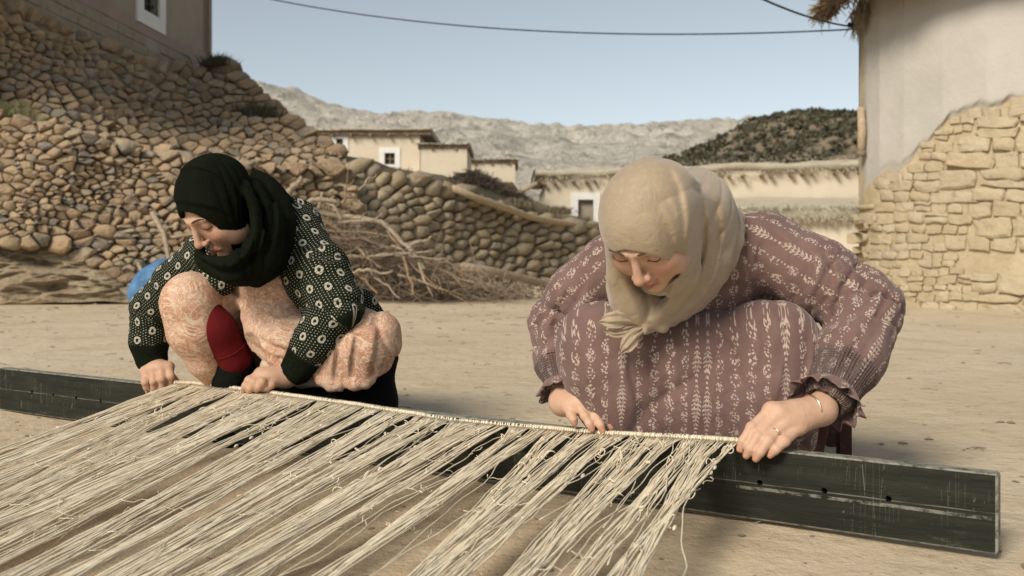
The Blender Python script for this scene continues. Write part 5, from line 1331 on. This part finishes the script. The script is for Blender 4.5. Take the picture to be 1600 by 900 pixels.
# ================================================================ woman on the right
def woman_right():
    root = empty('person', W(1100, 770, 2.1) * [1, 1, 0], 'woman in a mauve sprigged dress and tan knotted headscarf crouching over the beam', 'person')
    H = Head(W(1011, 346, 1.74), headR(31, 55, 0), .96)
    shL, elL, wrL = W(1192, 388, 1.99), W(1352, 482, 1.93), W(1283, 640, 1.775)
    shR, elR, wrR = W(962, 415, 2.0), W(866, 508, 2.10), W(880, 628, 1.985)
    pel = W(1110, 610, 2.42); chest = W(1078, 425, 2.07)
    # ---- body
    B = SDF(); build_head(B, H)
    B.cap(H.p(0, -.02, -.05), W(1068, 385, 1.99), .050, .055, k=.03)
    B.cap(chest, pel, .10, .11, k=.05); B.cap(shR, shL, .040, .045, k=.04)
    B.chain([shL, elL, wrL], [.042, .036, .0215], k=.01); B.chain([shR, elR, wrR], [.042, .034, .0205], k=.01)
    KR, KL = W(942, 535, 2.0), W(1208, 545, 1.95); FR, FL = W(1010, 752, 2.1), W(1195, 765, 2.04)
    for K_, F_ in ((KR, FR), (KL, FL)): B.cap(pel, K_, .075, .050, k=.03); B.cap(K_, F_, .045, .035, k=.02); B.cap(F_, F_ + [0, -.11, -.012], .03, .022, k=.02)
    fl = [[W(1204, 640, 1.745), W(1174, 668, 1.728), W(1161, 689, 1.722), W(1156, 702, 1.724)],
          [W(1218, 646, 1.738), W(1184, 682, 1.715), W(1172, 701, 1.710), W(1166, 712, 1.714)],
          [W(1233, 657, 1.736), W(1201, 688, 1.706), W(1188, 706, 1.700), W(1181, 717, 1.705)],
          [W(1248, 668, 1.738), W(1226, 689, 1.708), W(1212, 702, 1.702), W(1203, 711, 1.706)]]
    hand(B, wrL, fl, thumb=[W(1245, 655, 1.80), W(1205, 680, 1.80), W(1172, 694, 1.79)])
    fr_ = [[W(928, 625, 1.945), W(946, 646, 1.925), W(952, 659, 1.915), W(955, 668, 1.915)],
           [W(915, 628, 1.940), W(931, 650, 1.915), W(938, 664, 1.905), W(942, 674, 1.905)],
           [W(903, 631, 1.940), W(914, 650, 1.915), W(921, 662, 1.908), W(925, 671, 1.908)],
           [W(890, 636, 1.945), W(892, 648, 1.928), W(896, 655, 1.922), W(898, 661, 1.922)]]
    hand(B, wrR, fr_, thumb=[W(912, 640, 1.985), W(943, 656, 1.97), W(966, 671, 1.945)], fr=.95)
    V, Q = B.mesh(.0029)
    body = mk('body', V, Q, M_skinR, root, True, skin_attrs(V, H, [f[-1] for f in fl + fr_], .55))
    eyelines(B, H, root)
    # ---- dress: bodice with sleeves
    slL = ArmMap([shL, elL, wrL], [.07, .066, .05]); slR = ArmMap([shR, elR, wrR], [.07, .06, .045])
    ds = [arm_folds(shL, elL, .011, 4.5, 1, .4, .85, .40, 2.2), arm_folds(elL, wrL, .010, 3.6, 1, 1.9, .10, .45, 2.5), arm_folds(shR, elR, .009, 4, 1, .9, .85, .5, 1.), arm_folds(elR, wrR, .008, 4, 1, 2.9, .2, .5, .5)]
    cb = creases([([(1206, 352), (1232, 392), (1226, 440)], .9), ([(1250, 372), (1272, 415), (1262, 462)], 1.), ([(1290, 392), (1306, 435), (1290, 480)], 1.), ([(1322, 408), (1345, 445), (1330, 492)], -.9), ([(1352, 425), (1368, 462), (1345, 500)], .8), ([(1398, 480), (1362, 540), (1325, 600)], .9), ([(1352, 505), (1325, 552), (1290, 596)], -.8), ([(1370, 470), (1330, 500), (1300, 520)], .7),
                  ([(872, 478), (842, 520), (850, 572)], .8), ([(922, 428), (908, 468), (880, 500)], .9), ([(895, 440), (870, 480), (862, 520)], -.7), ([(880, 520), (850, 545), (830, 545)], .7), ([(1090, 420), (1130, 440), (1180, 440)], .6), ([(1190, 370), (1180, 410), (1190, 440)], -.9)], 1.93, .0075, .014)
    def disp(P):
        return (cb(P) + sum(f(P) for f in ds) + .0035 * noise(P, 15, 3, 2)).astype(f32)
    D = SDF(disp, .017)
    D.cap(chest, pel, .120, .14, k=.05); D.cap(shR, shL, .058, .070, k=.05); D.ell(W(1112, 440, 2.0), (.080, .07, .09), None, k=.05); D.ell(W(1205, 455, 2.07), (.06, .06, .06), None, k=.04); D.ell(W(1000, 450, 2.06), (.06, .06, .09), None, k=.05)
    D.chain([shL, W(1275, 432, 1.95), elL], [.076, .073, .068], k=.02); D.chain([elL, W(1325, 560, 1.85), W(1299, 612, 1.797)], [.068, .064, .046], k=.012)
    D.chain([shR, W(905, 460, 2.05), elR], [.068, .063, .057], k=.02); D.chain([elR, W(868, 565, 2.045), W(878, 602, 2.005)], [.057, .048, .038], k=.012)
    D.cap(wrL, wrL + (wrL - elL) * .3, .036, .04, k=.003, sub=True); D.cap(wrR, wrR + (wrR - elR) * .3, .034, .04, k=.003, sub=True)
    V, Q = D.mesh(.0045)
    A1, L1, d1 = slL(V); A2, L2, d2 = slR(V)
    other = np.minimum(d1, d2) > .020
    rows = [(W(940, 540, 1.985), W(1206, 548, 1.935), .078, .088), (W(944, 580, 1.975), W(1210, 592, 1.92), .072, .082), (W(960, 625, 1.975), W(1212, 642, 1.92), .066, .074), (W(985, 672, 1.985), W(1206, 692, 1.93), .06, .066), (W(1005, 720, 2.0), W(1200, 735, 1.95), .06, .06)]
    dirx = nrm(rows[0][1] - rows[0][0])
    def flat(V): q = V - rows[0][0]; return q @ dirx + .03, V[:, 2] - (V[:, 1] - 1.9) * .75
    fa_, fl_ = flat(V)
    arm1 = ~other & (d1 <= d2); arm2 = ~other & (d1 > d2)
    a = np.where(arm1, A1 + .060, np.where(arm2, A2 + .075, fa_)); l = np.where(arm1, L1, np.where(arm2, L2, fl_))
    tL = ((V - elL) @ (wrL - elL)) / ((wrL - elL) @ (wrL - elL)); tR = ((V - elR) @ (wrR - elR)) / ((wrR - elR) @ (wrR - elR))
    smo = np.where(arm1, smooth01(tL, .58, .64), np.where(arm2, smooth01(tR, .5, .56), 0))
    mk('dress_bodice', V, Q, M_mauve, root, True, {'pat': np.stack([a, l, smo], 1)})
    # ---- skirt drawn tight over the knees
    ck = creases([([(1108, 500), (1148, 545), (1165, 605)], .8), ([(1268, 515), (1262, 580), (1236, 645)], .9), ([(898, 560), (926, 612), (960, 665)], -.8), ([(1040, 520), (1052, 585), (1040, 655)], .7), ([(1205, 645), (1222, 600), (1226, 555)], .8), ([(985, 520), (980, 580), (1000, 650)], -.6), ([(1120, 560), (1110, 610), (1125, 665)], .6), ([(1180, 500), (1190, 540), (1180, 590)], -.5)], 1.90, .0070, .018)
    def disp2(P):
        z = P[..., 2]; X = P[..., 0]; fr = np.clip((2.05 - P[..., 1]) / .1, 0, 1)
        s1 = np.abs(np.sin(X * 17 + 1.7 * np.sin(z * 7 + X * 5) + .8)); s2 = np.abs(np.sin((X + z * .8) * 13 + 1.3 * np.sin(z * 11)))
        low_ = np.clip((.40 - z) / .15, 0, 1)
        return (fr * (low_ * .011 * (1 - s1) ** 3 + .006 * (1 - s2) ** 4) + .0035 * noise(P, 13, 3, 2) + ck(P)).astype(f32)
    D = SDF(disp2, .017)
    for i, (a, b, ra, rb) in enumerate(rows):
        mid = (a + b) / 2 + np.array([0, .010, -.006 if i == 0 else 0]); D.chain([a, mid, b], [ra, min(ra, rb) * .95, rb], k=.04)
        if i: D.cap(rows[i - 1][0], a, rows[i - 1][2], ra, k=.03); D.cap(rows[i - 1][1], b, rows[i - 1][3], rb, k=.03)
    D.cap(rows[0][0], pel + [-.05, 0, .03], .078, .13, k=.04); D.cap(rows[0][1], pel + [.05, 0, .03], .085, .13, k=.04)
    V, Q = D.mesh(.0048); fa_, fl_ = flat(V)
    mk('dress_skirt', V, Q, M_mauve, root, True, {'pat': np.stack([fa_, fl_, fa_ * 0], 1)})
    ax_ = nrm(wrL - elL); ruffle('cuff_ruffle', W(1299, 610, 1.798), ax_, .044, .064, .032, M_mauve, root, 11, .5, .10)
    ax_ = nrm(wrR - elR); ruffle('cuff_ruffle', W(878, 600, 2.008), ax_, .038, .050, .024, M_mauve, root, 10, 1.5, .10)
    # ---- maroon underskirt behind the hand
    U = SDF(lambda P: (.004 * noise(P, 40, 2, 2)).astype(f32), .006); U.chain([W(1262, 610, 2.03), W(1268, 665, 2.03), W(1240, 745, 2.05)], [.035, .03, .05], k=.02); U.chain([W(1235, 660, 2.02), W(1225, 740, 2.0)], [.05, .06], k=.02)
    V, Q = U.mesh(.006); mk('underskirt', V, Q, M_maroon, root, True)
    # ---- headscarf
    kn = W(1006, 506, 1.86)
    msk_ = lambda P: np.clip((((P - H.c.astype(f32)) @ (-H.R[:, 0] + .25 * H.R[:, 2] - .25 * H.R[:, 1]).astype(f32)) - .036) / .035, 0, 1)
    cf = cone_folds(kn, W(1120, 262, 1.93), .0022, 7.5, msk_, .6)
    cr = creases([([(1046, 258), (1064, 296), (1072, 350), (1067, 400), (1064, 436)], .9), ([(1030, 318), (1046, 350), (1056, 382), (1062, 402)], .8), ([(1076, 268), (1100, 315), (1104, 375), (1088, 435), (1046, 492)], 1.),
                  ([(1098, 282), (1124, 335), (1124, 395), (1098, 455), (1050, 496)], 1.), ([(1020, 290), (1044, 310), (1058, 340), (1062, 380)], .45), ([(968, 440), (984, 474), (1002, 500)], .7), ([(1052, 440), (1040, 470), (1014, 502)], .9), ([(1085, 300), (1092, 350), (1080, 410), (1060, 450)], .6), ([(1030, 455), (1024, 480), (1010, 500)], .6)], 1.80, .0075, .018, .006)
    S = SDF(lambda P: (.0016 * noise(P, 20, 6, 2) + cf(P) + cr(P)).astype(f32), .014)
    S.ell(H.p(0, -.004, .024), np.array((.080, .088, .078)) * H.sc, H.R, k=.02)
    S.ell(H.p(0, .012, -.015), np.array((.076, .086, .083)) * H.sc, H.R, k=.03)
    S.ell(H.p(-.0, .0, -.085), (.066, .072, .07), H.R, k=.03)
    S.ell(W(1088, 335, 1.90), (.065, .10, .090), None, k=.04); S.cap(H.p(-.02, -.04, .02), W(1104, 352, 1.94), .060, .052, k=.05)
    S.ell(W(1010, 478, 1.88), (.045, .045, .05), None, k=.02)
    opening = lambda P: None
    S.ell(H.p(0, .104, -.045), (.0565, .078, .0735), H.R, k=.006, sub=True)
    S.ell(H.p(0, .03, -.03), (.0565, .072, .092), H.R, k=.004, sub=True)
    S.ell(H.p(-.050, .026, -.060), (.013, .036, .042), H.R, k=.008); S.ell(H.p(.050, .020, -.064), (.014, .036, .042), H.R, k=.008); S.ell(H.p(0, .045, -.125), (.045, .035, .020), H.R, k=.01)
    st = [([H.p(.062, .030, .0), H.p(.066, .050, -.04), W(966, 440, 1.81), W(980, 475, 1.83), kn], [.006, .012, .017, .020, .011]),
          ([W(962, 445, 1.86), W(982, 474, 1.845), kn], [.018, .026, .012]),
          ([H.p(-.064, .02, .04), W(1078, 385, 1.78), W(1072, 435, 1.80), W(1042, 480, 1.835), kn], [.006, .013, .016, .012, .009]),
          ([H.p(-.060, .0, .06), W(1098, 360, 1.81), W(1096, 425, 1.835), W(1054, 485, 1.855), kn], [.006, .018, .020, .012, .009]),
          ([H.p(-.045, -.02, .07), W(1112, 335, 1.86), W(1118, 405, 1.865), W(1078, 474, 1.875), kn], [.008, .026, .024, .014, .009]),
          ([H.p(-.02, -.06, .07), W(1120, 325, 1.92), W(1140, 375, 1.905), W(1105, 452, 1.90), W(1050, 500, 1.89), kn], [.012, .026, .026, .018, .011, .008]),
          ([W(1100, 312, 1.97), W(1146, 345, 1.955), W(1140, 410, 1.93), W(1090, 475, 1.92)], [.018, .022, .013, .006])]
    for i, (p, r) in enumerate(st): S.spl(p, r, k=.016 if i < 5 else .008, n=3)
    S.spl([W(1118, 315, 1.955), W(1152, 340, 1.935), W(1146, 395, 1.915), W(1112, 450, 1.90)], [.006, .010, .008, .004], k=.004, n=3)
    S.ell(kn + [0, -.014, 0], (.015, .013, .014), None, k=.003); S.cap(kn + [.010, -.012, .008], kn + [.034, -.006, -.004], .009, .012, k=.003); S.cap(kn + [.002, -.022, .012], kn + [-.002, -.022, -.012], .006, .006, k=.002)
    V, Q = S.mesh(.0025); hsf = mk('headscarf', V, Q, M_tan, root, True)
    def leaf(pts, wid, curl, th=.0022, ns=26, nc=13):
        pts = np.array(pts); tt = np.linspace(0, len(pts) - 1, ns); C = np.stack([np.interp(tt, range(len(pts)), pts[:, k]) for k in range(3)], 1)
        for _ in range(4): C[1:-1] = (C[:-2] + C[1:-1] * 2 + C[2:]) / 4
        wv = np.interp(np.linspace(0, 1, ns), np.linspace(0, 1, len(wid)), wid); T = np.gradient(C, axis=0); T /= np.linalg.norm(T, axis=1)[:, None]
        X = np.cross(T, [0, 1., 0]); X /= np.linalg.norm(X, axis=1)[:, None]; N_ = np.cross(X, T); V = []
        for sd in (-1, 1):
            for i in range(ns):
                for j in range(nc):
                    o = (j / (nc - 1) * 2 - 1); V.append(C[i] + X[i] * wv[i] * o + N_[i] * (curl * wv[i] * (o * o - .4) + .0022 * math.sin(o * 7 + i * .25) + .001 * math.sin(o * 15 + i * .1) + sd * th * (.35 if abs(o) > .95 else .5)))
        n1 = ns * nc; Fs = []
        for i in range(ns - 1):
            for j in range(nc - 1): a = i * nc + j; Fs.append((a, a + 1, a + nc + 1, a + nc)); Fs.append((n1 + a, n1 + a + nc, n1 + a + nc + 1, n1 + a + 1))
            for j in (0, nc - 1): a = i * nc + j; Fs.append((a, a + nc, n1 + a + nc, n1 + a))
        for j in range(nc - 1): a = (ns - 1) * nc + j; Fs.append((a, a + 1, n1 + a + 1, n1 + a))
        return mk('scarf_tail', V, Fs, M_tan, hsf, True)
    leaf([kn + [-.004, -.02, .004], W(978, 497, 1.82), W(956, 500, 1.812), W(934, 503, 1.82)], [.005, .013, .017, .014, .002], .25)
    leaf([kn + [-.006, -.018, .0], W(982, 516, 1.825), W(960, 522, 1.822), W(942, 516, 1.83)], [.003, .008, .009, .006, .001], -.2)
    leaf([kn + [-.004, -.022, -.006], W(990, 524, 1.822), W(980, 540, 1.815), W(970, 552, 1.82)], [.005, .012, .015, .012, .002], .3)
    # jewellery
    torus('bracelet', W(1268, 640, 1.765), wrL - W(1222, 655, 1.74), .0265, .0016, M_metal, root, 1.0)
    torus('bracelet', W(886, 628, 1.98), W(910, 632, 1.945) - wrR, .0235, .0016, M_metal, root, 1.)
    rp = fl[2][0] * .35 + fl[2][1] * .65; torus('finger_ring', rp, fl[2][1] - fl[2][0], .0100, .0013, M_metal, root); 
    mb = MB(); c = rp + np.array([.002, -.0105, .003]); mb.box(c, (.005, .003, .005), .3); mb.done('ring_stone', M_metal, root)
    return root
woman_right()
stl = empty('low_stool', W(1240, 770, 2.3) * [1, 1, 0], 'low dark red wooden stool under the woman in the mauve dress', 'stool')
mb = MB(); mb.box(W(1190, 640, 2.30) + [0, 0, -.012], (.32, .28, .024)); mb.done('seat', M_stool, stl)
for (x, y) in ((1318, 2.19), (1100, 2.19), (1300, 2.42), (1110, 2.42)):
    t = W(x, 640, y); t[2] = .102; b_ = np.array([t[0] * 1.0 + .002, t[1], 0]); mb = MB(); mb.box((t + b_) / 2, (.026, .026, .102)); mb.done('leg', M_stool, stl)

# ================================================================ woman on the left
def woman_left():
    root = empty('person', W(420, 690, 2.6) * [1, 1, 0], 'woman in a black headscarf and flower knitted cardigan crouching at the beam', 'person')
    H = Head(W(342, 318, 2.35), headR(40, 45, 0), .99)
    shL, elL, wrL = W(462, 372, 2.50), W(528, 482, 2.40), W(448, 588, 2.425)
    shR, elR, wrR = W(322, 400, 2.52), W(236, 482, 2.62), W(238, 572, 2.625)
    pel = W(450, 590, 2.95); chest = W(415, 430, 2.58)
    KR, KL = W(300, 475, 2.45), W(568, 535, 2.45); FR, FL = W(365, 668, 2.62), W(520, 668, 2.62)
    B = SDF(); build_head(B, H)
    B.cap(H.p(0, -.02, -.05), W(395, 385, 2.52), .050, .055, k=.03)
    B.cap(chest, pel, .09, .11, k=.05); B.cap(shR, shL, .04, .042, k=.04)
    B.chain([shL, elL, wrL], [.04, .034, .022], k=.01); B.chain([shR, elR, wrR], [.04, .033, .021], k=.01)
    for K_, F_ in ((KR, FR), (KL, FL)): B.cap(pel, K_, .07, .048, k=.03); B.cap(K_, F_, .042, .035, k=.02)
    fr_ = [[W(264, 573, 2.592), W(267, 588, 2.575), W(267, 598, 2.582), W(263, 604, 2.590)],
           [W(251, 574, 2.588), W(253, 592, 2.565), W(254, 603, 2.572), W(250, 609, 2.580)],
           [W(239, 577, 2.590), W(240, 596, 2.566), W(241, 606, 2.574), W(239, 612, 2.582)],
           [W(228, 581, 2.596), W(227, 597, 2.575), W(229, 605, 2.58), W(230, 610, 2.586)]]
    hand(B, wrR, fr_, thumb=[W(256, 580, 2.62), W(270, 592, 2.60), W(280, 600, 2.585)], fr=1.08)
    fl = [[W(407, 583, 2.405), W(389, 594, 2.385), W(383, 603, 2.385), W(381, 610, 2.392)],
          [W(412, 586, 2.398), W(397, 598, 2.375), W(391, 607, 2.376), W(389, 613, 2.384)],
          [W(420, 589, 2.396), W(410, 597, 2.372), W(404, 605, 2.372), W(401, 610, 2.380)],
          [W(428, 594, 2.400), W(424, 601, 2.385), W(417, 606, 2.382), W(411, 609, 2.386)]]
    hand(B, wrL, fl, thumb=[W(432, 590, 2.43), W(408, 602, 2.43), W(396, 612, 2.42)], fr=1.05)
    V, Q = B.mesh(.0035); mk('body', V, Q, M_skinL, root, True, skin_attrs(V, H, [f[-1] for f in fl + fr_], .2))
    eyelines(B, H, root)
    # ---- paisley dress
    cr = creases([([(386, 496), (410, 528), (450, 545), (495, 540)], 1.), ([(395, 484), (440, 505), (500, 500)], .8), ([(392, 530), (430, 556), (480, 562)], .9), ([(400, 470), (430, 488), (470, 486)], .6),
                  ([(530, 520), (523, 560), (520, 604)], -1.), ([(556, 515), (548, 560), (545, 602)], -1.1), ([(590, 510), (585, 548), (575, 592)], -.9), ([(505, 500), (540, 498), (590, 506)], .7), ([(270, 470), (290, 520), (322, 575)], .6), ([(345, 440), (372, 466), (385, 500)], -.7)], 2.42, .007, .016)
    def ds(P):
        X, Y_, Z = P[..., 0], P[..., 1], P[..., 2]
        s1 = np.abs(np.sin(X * 34 + 2.0 * np.sin(Z * 13 + X * 9))); s2 = np.abs(np.sin((Z - X * .35) * 42 + 1.8 * np.sin(X * 15)))
        mr = np.clip((X + .52) * 12, 0, 1); ml = np.clip((-.44 - X) * 12, 0, 1) * np.clip((X + .66) * 14, 0, 1)
        return (.004 * noise(P, 18, 2, 2) + mr * .007 * (1 - s1) ** 2.5 + ml * .003 * (1 - s2) ** 2.5 - .002 + cr(P)).astype(f32)
    D = SDF(ds, .016)
    D.cap(chest + [0, 0, .02], pel, .105, .14, k=.05); D.ell(W(425, 452, 2.49), (.085, .06, .09), None, k=.04)
    D.cap(KR + [0, -.0, 0], pel, .068, .12, k=.04); D.cap(KL, pel, .078, .14, k=.04)
    D.chain([KR + [0, 0, .004], W(306, 515, 2.455), W(322, 560, 2.49), W(334, 590, 2.52)], [.070, .064, .046, .028], k=.02)
    D.ell(W(448, 520, 2.47), (.085, .070, .055), None, k=.04)      # cloth gathered in the lap
    D.chain([W(392, 498, 2.45), W(402, 540, 2.44), W(432, 560, 2.44)], [.022, .022, .018], k=.03); D.cap(W(432, 556, 2.44), W(490, 558, 2.44), .03, .03, k=.04)
    D.cap(W(500, 530, 2.46), W(560, 532, 2.45), .05, .07, k=.04); D.chain([KL, W(596, 520, 2.45), W(607, 545, 2.45)], [.072, .040, .022], k=.03)
    for px_, yb_, yt_, yd_ in ((486, 572, 535, 2.43), (503, 596, 545, 2.42), (519, 606, 548, 2.405), (535, 609, 550, 2.40), (552, 603, 550, 2.395), (569, 600, 548, 2.40), (585, 588, 545, 2.415), (601, 572, 540, 2.44)):
        D.cap(W(px_, yt_, yd_ + .012), W(px_ + rng.uniform(-3, 3), yb_, yd_), .036, .0115, k=.018)
    D.chain([W(486, 572, 2.43), W(503, 592, 2.415), W(524, 602, 2.40), W(552, 600, 2.395), W(580, 589, 2.41), W(602, 570, 2.44)], [.010, .012, .012, .012, .012, .010], k=.012)
    # slit over the shin that shows the red legging
    D.chain([W(322, 462, 2.33), W(345, 505, 2.36), W(372, 552, 2.40), W(392, 600, 2.42)], [.014, .040, .055, .06], k=.004, sub=True)
    V, Q = D.mesh(.0045); mk('dress', V, Q, M_pais, root, True)
    U = SDF(lambda P: (.003 * noise(P, 40, 2, 2)).astype(f32), .005); U.chain([W(425, 572, 2.47), W(470, 582, 2.49), W(505, 590, 2.46)], [.03, .034, .024], k=.02)
    V, Q = U.mesh(.006); mk('petticoat', V, Q, M_pet, root, True)
    U = SDF(lambda P: (.002 * noise(P, 30, 2, 2)).astype(f32), .004); U.chain([W(322, 476, 2.437), W(342, 515, 2.440), W(368, 562, 2.475)], [.028, .040, .043], k=.02)
    V, Q = U.mesh(.0045); mk('legging', V, Q, M_red, root, True)
    mb = MB(); 
    a = W(342, 515, 2.44); b = W(368, 562, 2.475)
    c = a * .35 + b * .65; torus('legging_hem', c, b - a, .0415, .0022, M_red, root)
    # ---- black skirt and trousers
    K = SDF(lambda P: (.006 * noise(P, 18, 5, 3)).astype(f32), .01)
    K.chain([W(368, 572, 2.49), W(366, 590, 2.51), W(366, 620, 2.54), W(366, 690, 2.56)], [.046, .05, .058, .06], k=.02); K.cap(W(366, 676, 2.56), W(360, 690, 2.46), .045, .03, k=.03)
    K.chain([W(470, 600, 2.70), W(560, 600, 2.66)], [.11, .09], k=.05); K.chain([W(540, 575, 2.57), W(590, 560, 2.56), W(586, 625, 2.52), W(580, 680, 2.50)], [.07, .046, .050, .055], k=.04)
    K.chain([W(480, 620, 2.56), W(540, 625, 2.53), W(570, 640, 2.5)], [.07, .07, .06], k=.04); K.cap(W(480, 660, 2.56), W(560, 672, 2.52), .07, .06, k=.04); K.cap(pel, W(500, 640, 2.75), .15, .14, k=.05)
    V, Q = K.mesh(.007); mk('skirt', V, Q, M_skirt, root, True)
    # ---- cardigan
    slL = ArmMap([shL, elL, wrL], [.066, .064, .048]); slR = ArmMap([shR, elR, wrR], [.058, .052, .042])
    dl = [arm_folds(shL, elL, .007, 2.6, 1, .4, .8, .5), arm_folds(elL, wrL, .007, 2.6, 1, 1.2, .2, .4), arm_folds(shR, elR, .006, 2.6, 1, .4, .8, .5), arm_folds(elR, wrR, .006, 2.4, 1, 1.2, .2, .5)]
    Cg = SDF(lambda P: (sum(f(P) for f in dl) + .003 * noise(P, 18, 3, 2)).astype(f32), .014)
    Cg.cap(chest + [.01, .05, .03], pel + [.02, .02, .1], .115, .13, k=.05); Cg.cap(shR, shL, .056, .064, k=.05); Cg.ell(W(455, 345, 2.55), (.075, .07, .06), None, k=.05)
    Cg.chain([shL, W(500, 425, 2.44), elL], [.068, .070, .062], k=.02); Cg.chain([elL, W(492, 535, 2.40), W(465, 575, 2.42)], [.062, .052, .038], k=.015)
    Cg.chain([shR, W(275, 438, 2.57), elR], [.060, .054, .050], k=.02); Cg.chain([elR, W(233, 530, 2.625), W(237, 560, 2.625)], [.050, .047, .040], k=.015)
    Cg.chain([W(452, 385, 2.46), W(470, 440, 2.445), W(492, 492, 2.44)], [.045, .036, .026], k=.03)
    Cg.chain([W(335, 410, 2.47), W(345, 440, 2.46)], [.045, .04], k=.03); Cg.chain([W(560, 480, 2.60), W(600, 520, 2.62), W(608, 560, 2.60)], [.05, .03, .025], k=.03)
    Cg.cap(wrL, wrL + (wrL - elL) * .3, .034, .04, k=.003, sub=True); Cg.cap(wrR, wrR + (wrR - elR) * .3, .032, .04, k=.003, sub=True)
    V, Q = Cg.mesh(.0045); A1, L1, d1 = slL(V); A2, L2, d2 = slR(V); o = np.minimum(d1, d2) > .02
    a1 = ~o & (d1 <= d2); a2 = ~o & (d1 > d2); sa = V[:, 0] * 1.0 + V[:, 1] * .3; sl_ = V[:, 2]
    tL = ((V - elL) @ (wrL - elL)) / ((wrL - elL) @ (wrL - elL)); tR = ((V - elR) @ (wrR - elR)) / ((wrR - elR) @ (wrR - elR))
    rib = np.where(a1, smooth01(tL, .62, .65), np.where(a2, smooth01(tR, .58, .61), 0))
    mk('cardigan', V, Q, M_card, root, True, {'pat': np.stack([np.where(a1, A1, np.where(a2, A2, sa)), np.where(a1, L1, np.where(a2, L2, sl_)), rib], 1)})
    # ---- headscarf
    kl_ = W(392, 436, 2.33)
    msk_ = lambda P: np.clip((((P - H.c.astype(f32)) @ (-H.R[:, 0] - .2 * H.R[:, 1]).astype(f32)) - .046) / .04, 0, 1)
    cf = cone_folds(kl_, H.p(-.02, -.06, .09), .007, 7.5, msk_, 1.6)
    cr = creases([([(272, 275), (300, 262), (335, 272), (365, 300), (372, 340)], .8), ([(388, 262), (420, 290), (432, 350), (412, 410)], 1.), ([(372, 290), (392, 330), (388, 385), (352, 418)], 1.1), ([(410, 300), (414, 345), (400, 400), (370, 430)], .9), ([(318, 402), (345, 418), (378, 415)], .8), ([(262, 312), (290, 318), (330, 325), (362, 338)], .5)], 2.35, .0075, .015)
    S = SDF(lambda P: (.002 * noise(P, 20, 6, 2) + .5 * cf(P) + cr(P)).astype(f32), .015)
    S.ell(H.p(0, -.010, .029), np.array((.082, .097, .089)) * H.sc, H.R, k=.02)
    S.ell(H.p(0, .012, -.015), np.array((.076, .086, .085)) * H.sc, H.R, k=.03)
    S.ell(H.p(0, .0, -.085), (.07, .085, .07), H.R, k=.03)
    S.ell(W(402, 330, 2.46), (.075, .10, .09), None, k=.03)
    S.ell(H.p(0, .107, -.022), (.061, .080, .072), H.R, k=.006, sub=True)
    S.ell(H.p(0, .03, -.03), (.0565, .072, .092), H.R, k=.004, sub=True)
    S.ell(H.p(-.050, .026, -.060), (.013, .036, .042), H.R, k=.008); S.ell(H.p(.050, .020, -.064), (.014, .036, .042), H.R, k=.008); S.ell(H.p(0, .045, -.125), (.045, .035, .020), H.R, k=.01)
    st = [([H.p(.062, .03, -.03), W(313, 400, 2.32), W(336, 420, 2.31), W(372, 424, 2.30), W(408, 398, 2.32)], [.008, .014, .020, .025, .026]),
          ([W(318, 402, 2.29), W(345, 412, 2.275), W(372, 404, 2.27), W(396, 375, 2.28), W(398, 335, 2.29), W(385, 290, 2.32)], [.006, .013, .016, .017, .016, .010]),
          ([W(350, 424, 2.34), W(385, 425, 2.33), W(415, 400, 2.33), W(420, 350, 2.34), W(400, 290, 2.37)], [.026, .032, .034, .030, .018]),
          ([W(400, 430, 2.40), W(432, 400, 2.41), W(440, 345, 2.43), W(425, 300, 2.44), W(398, 275, 2.44)], [.032, .036, .034, .026, .016]),
          ([W(425, 290, 2.50), W(450, 330, 2.50), W(448, 375, 2.47)], [.018, .024, .02])]
    for p, r in st: S.spl(p, r, k=.008, n=3)
    V, Q = S.mesh(.0036); mk('headscarf', V, Q, M_black, root, True)
    torus('bracelet', W(240, 571, 2.615), W(246, 590, 2.59) - wrR, .0255, .0017, M_metal, root)
    return root
woman_left()
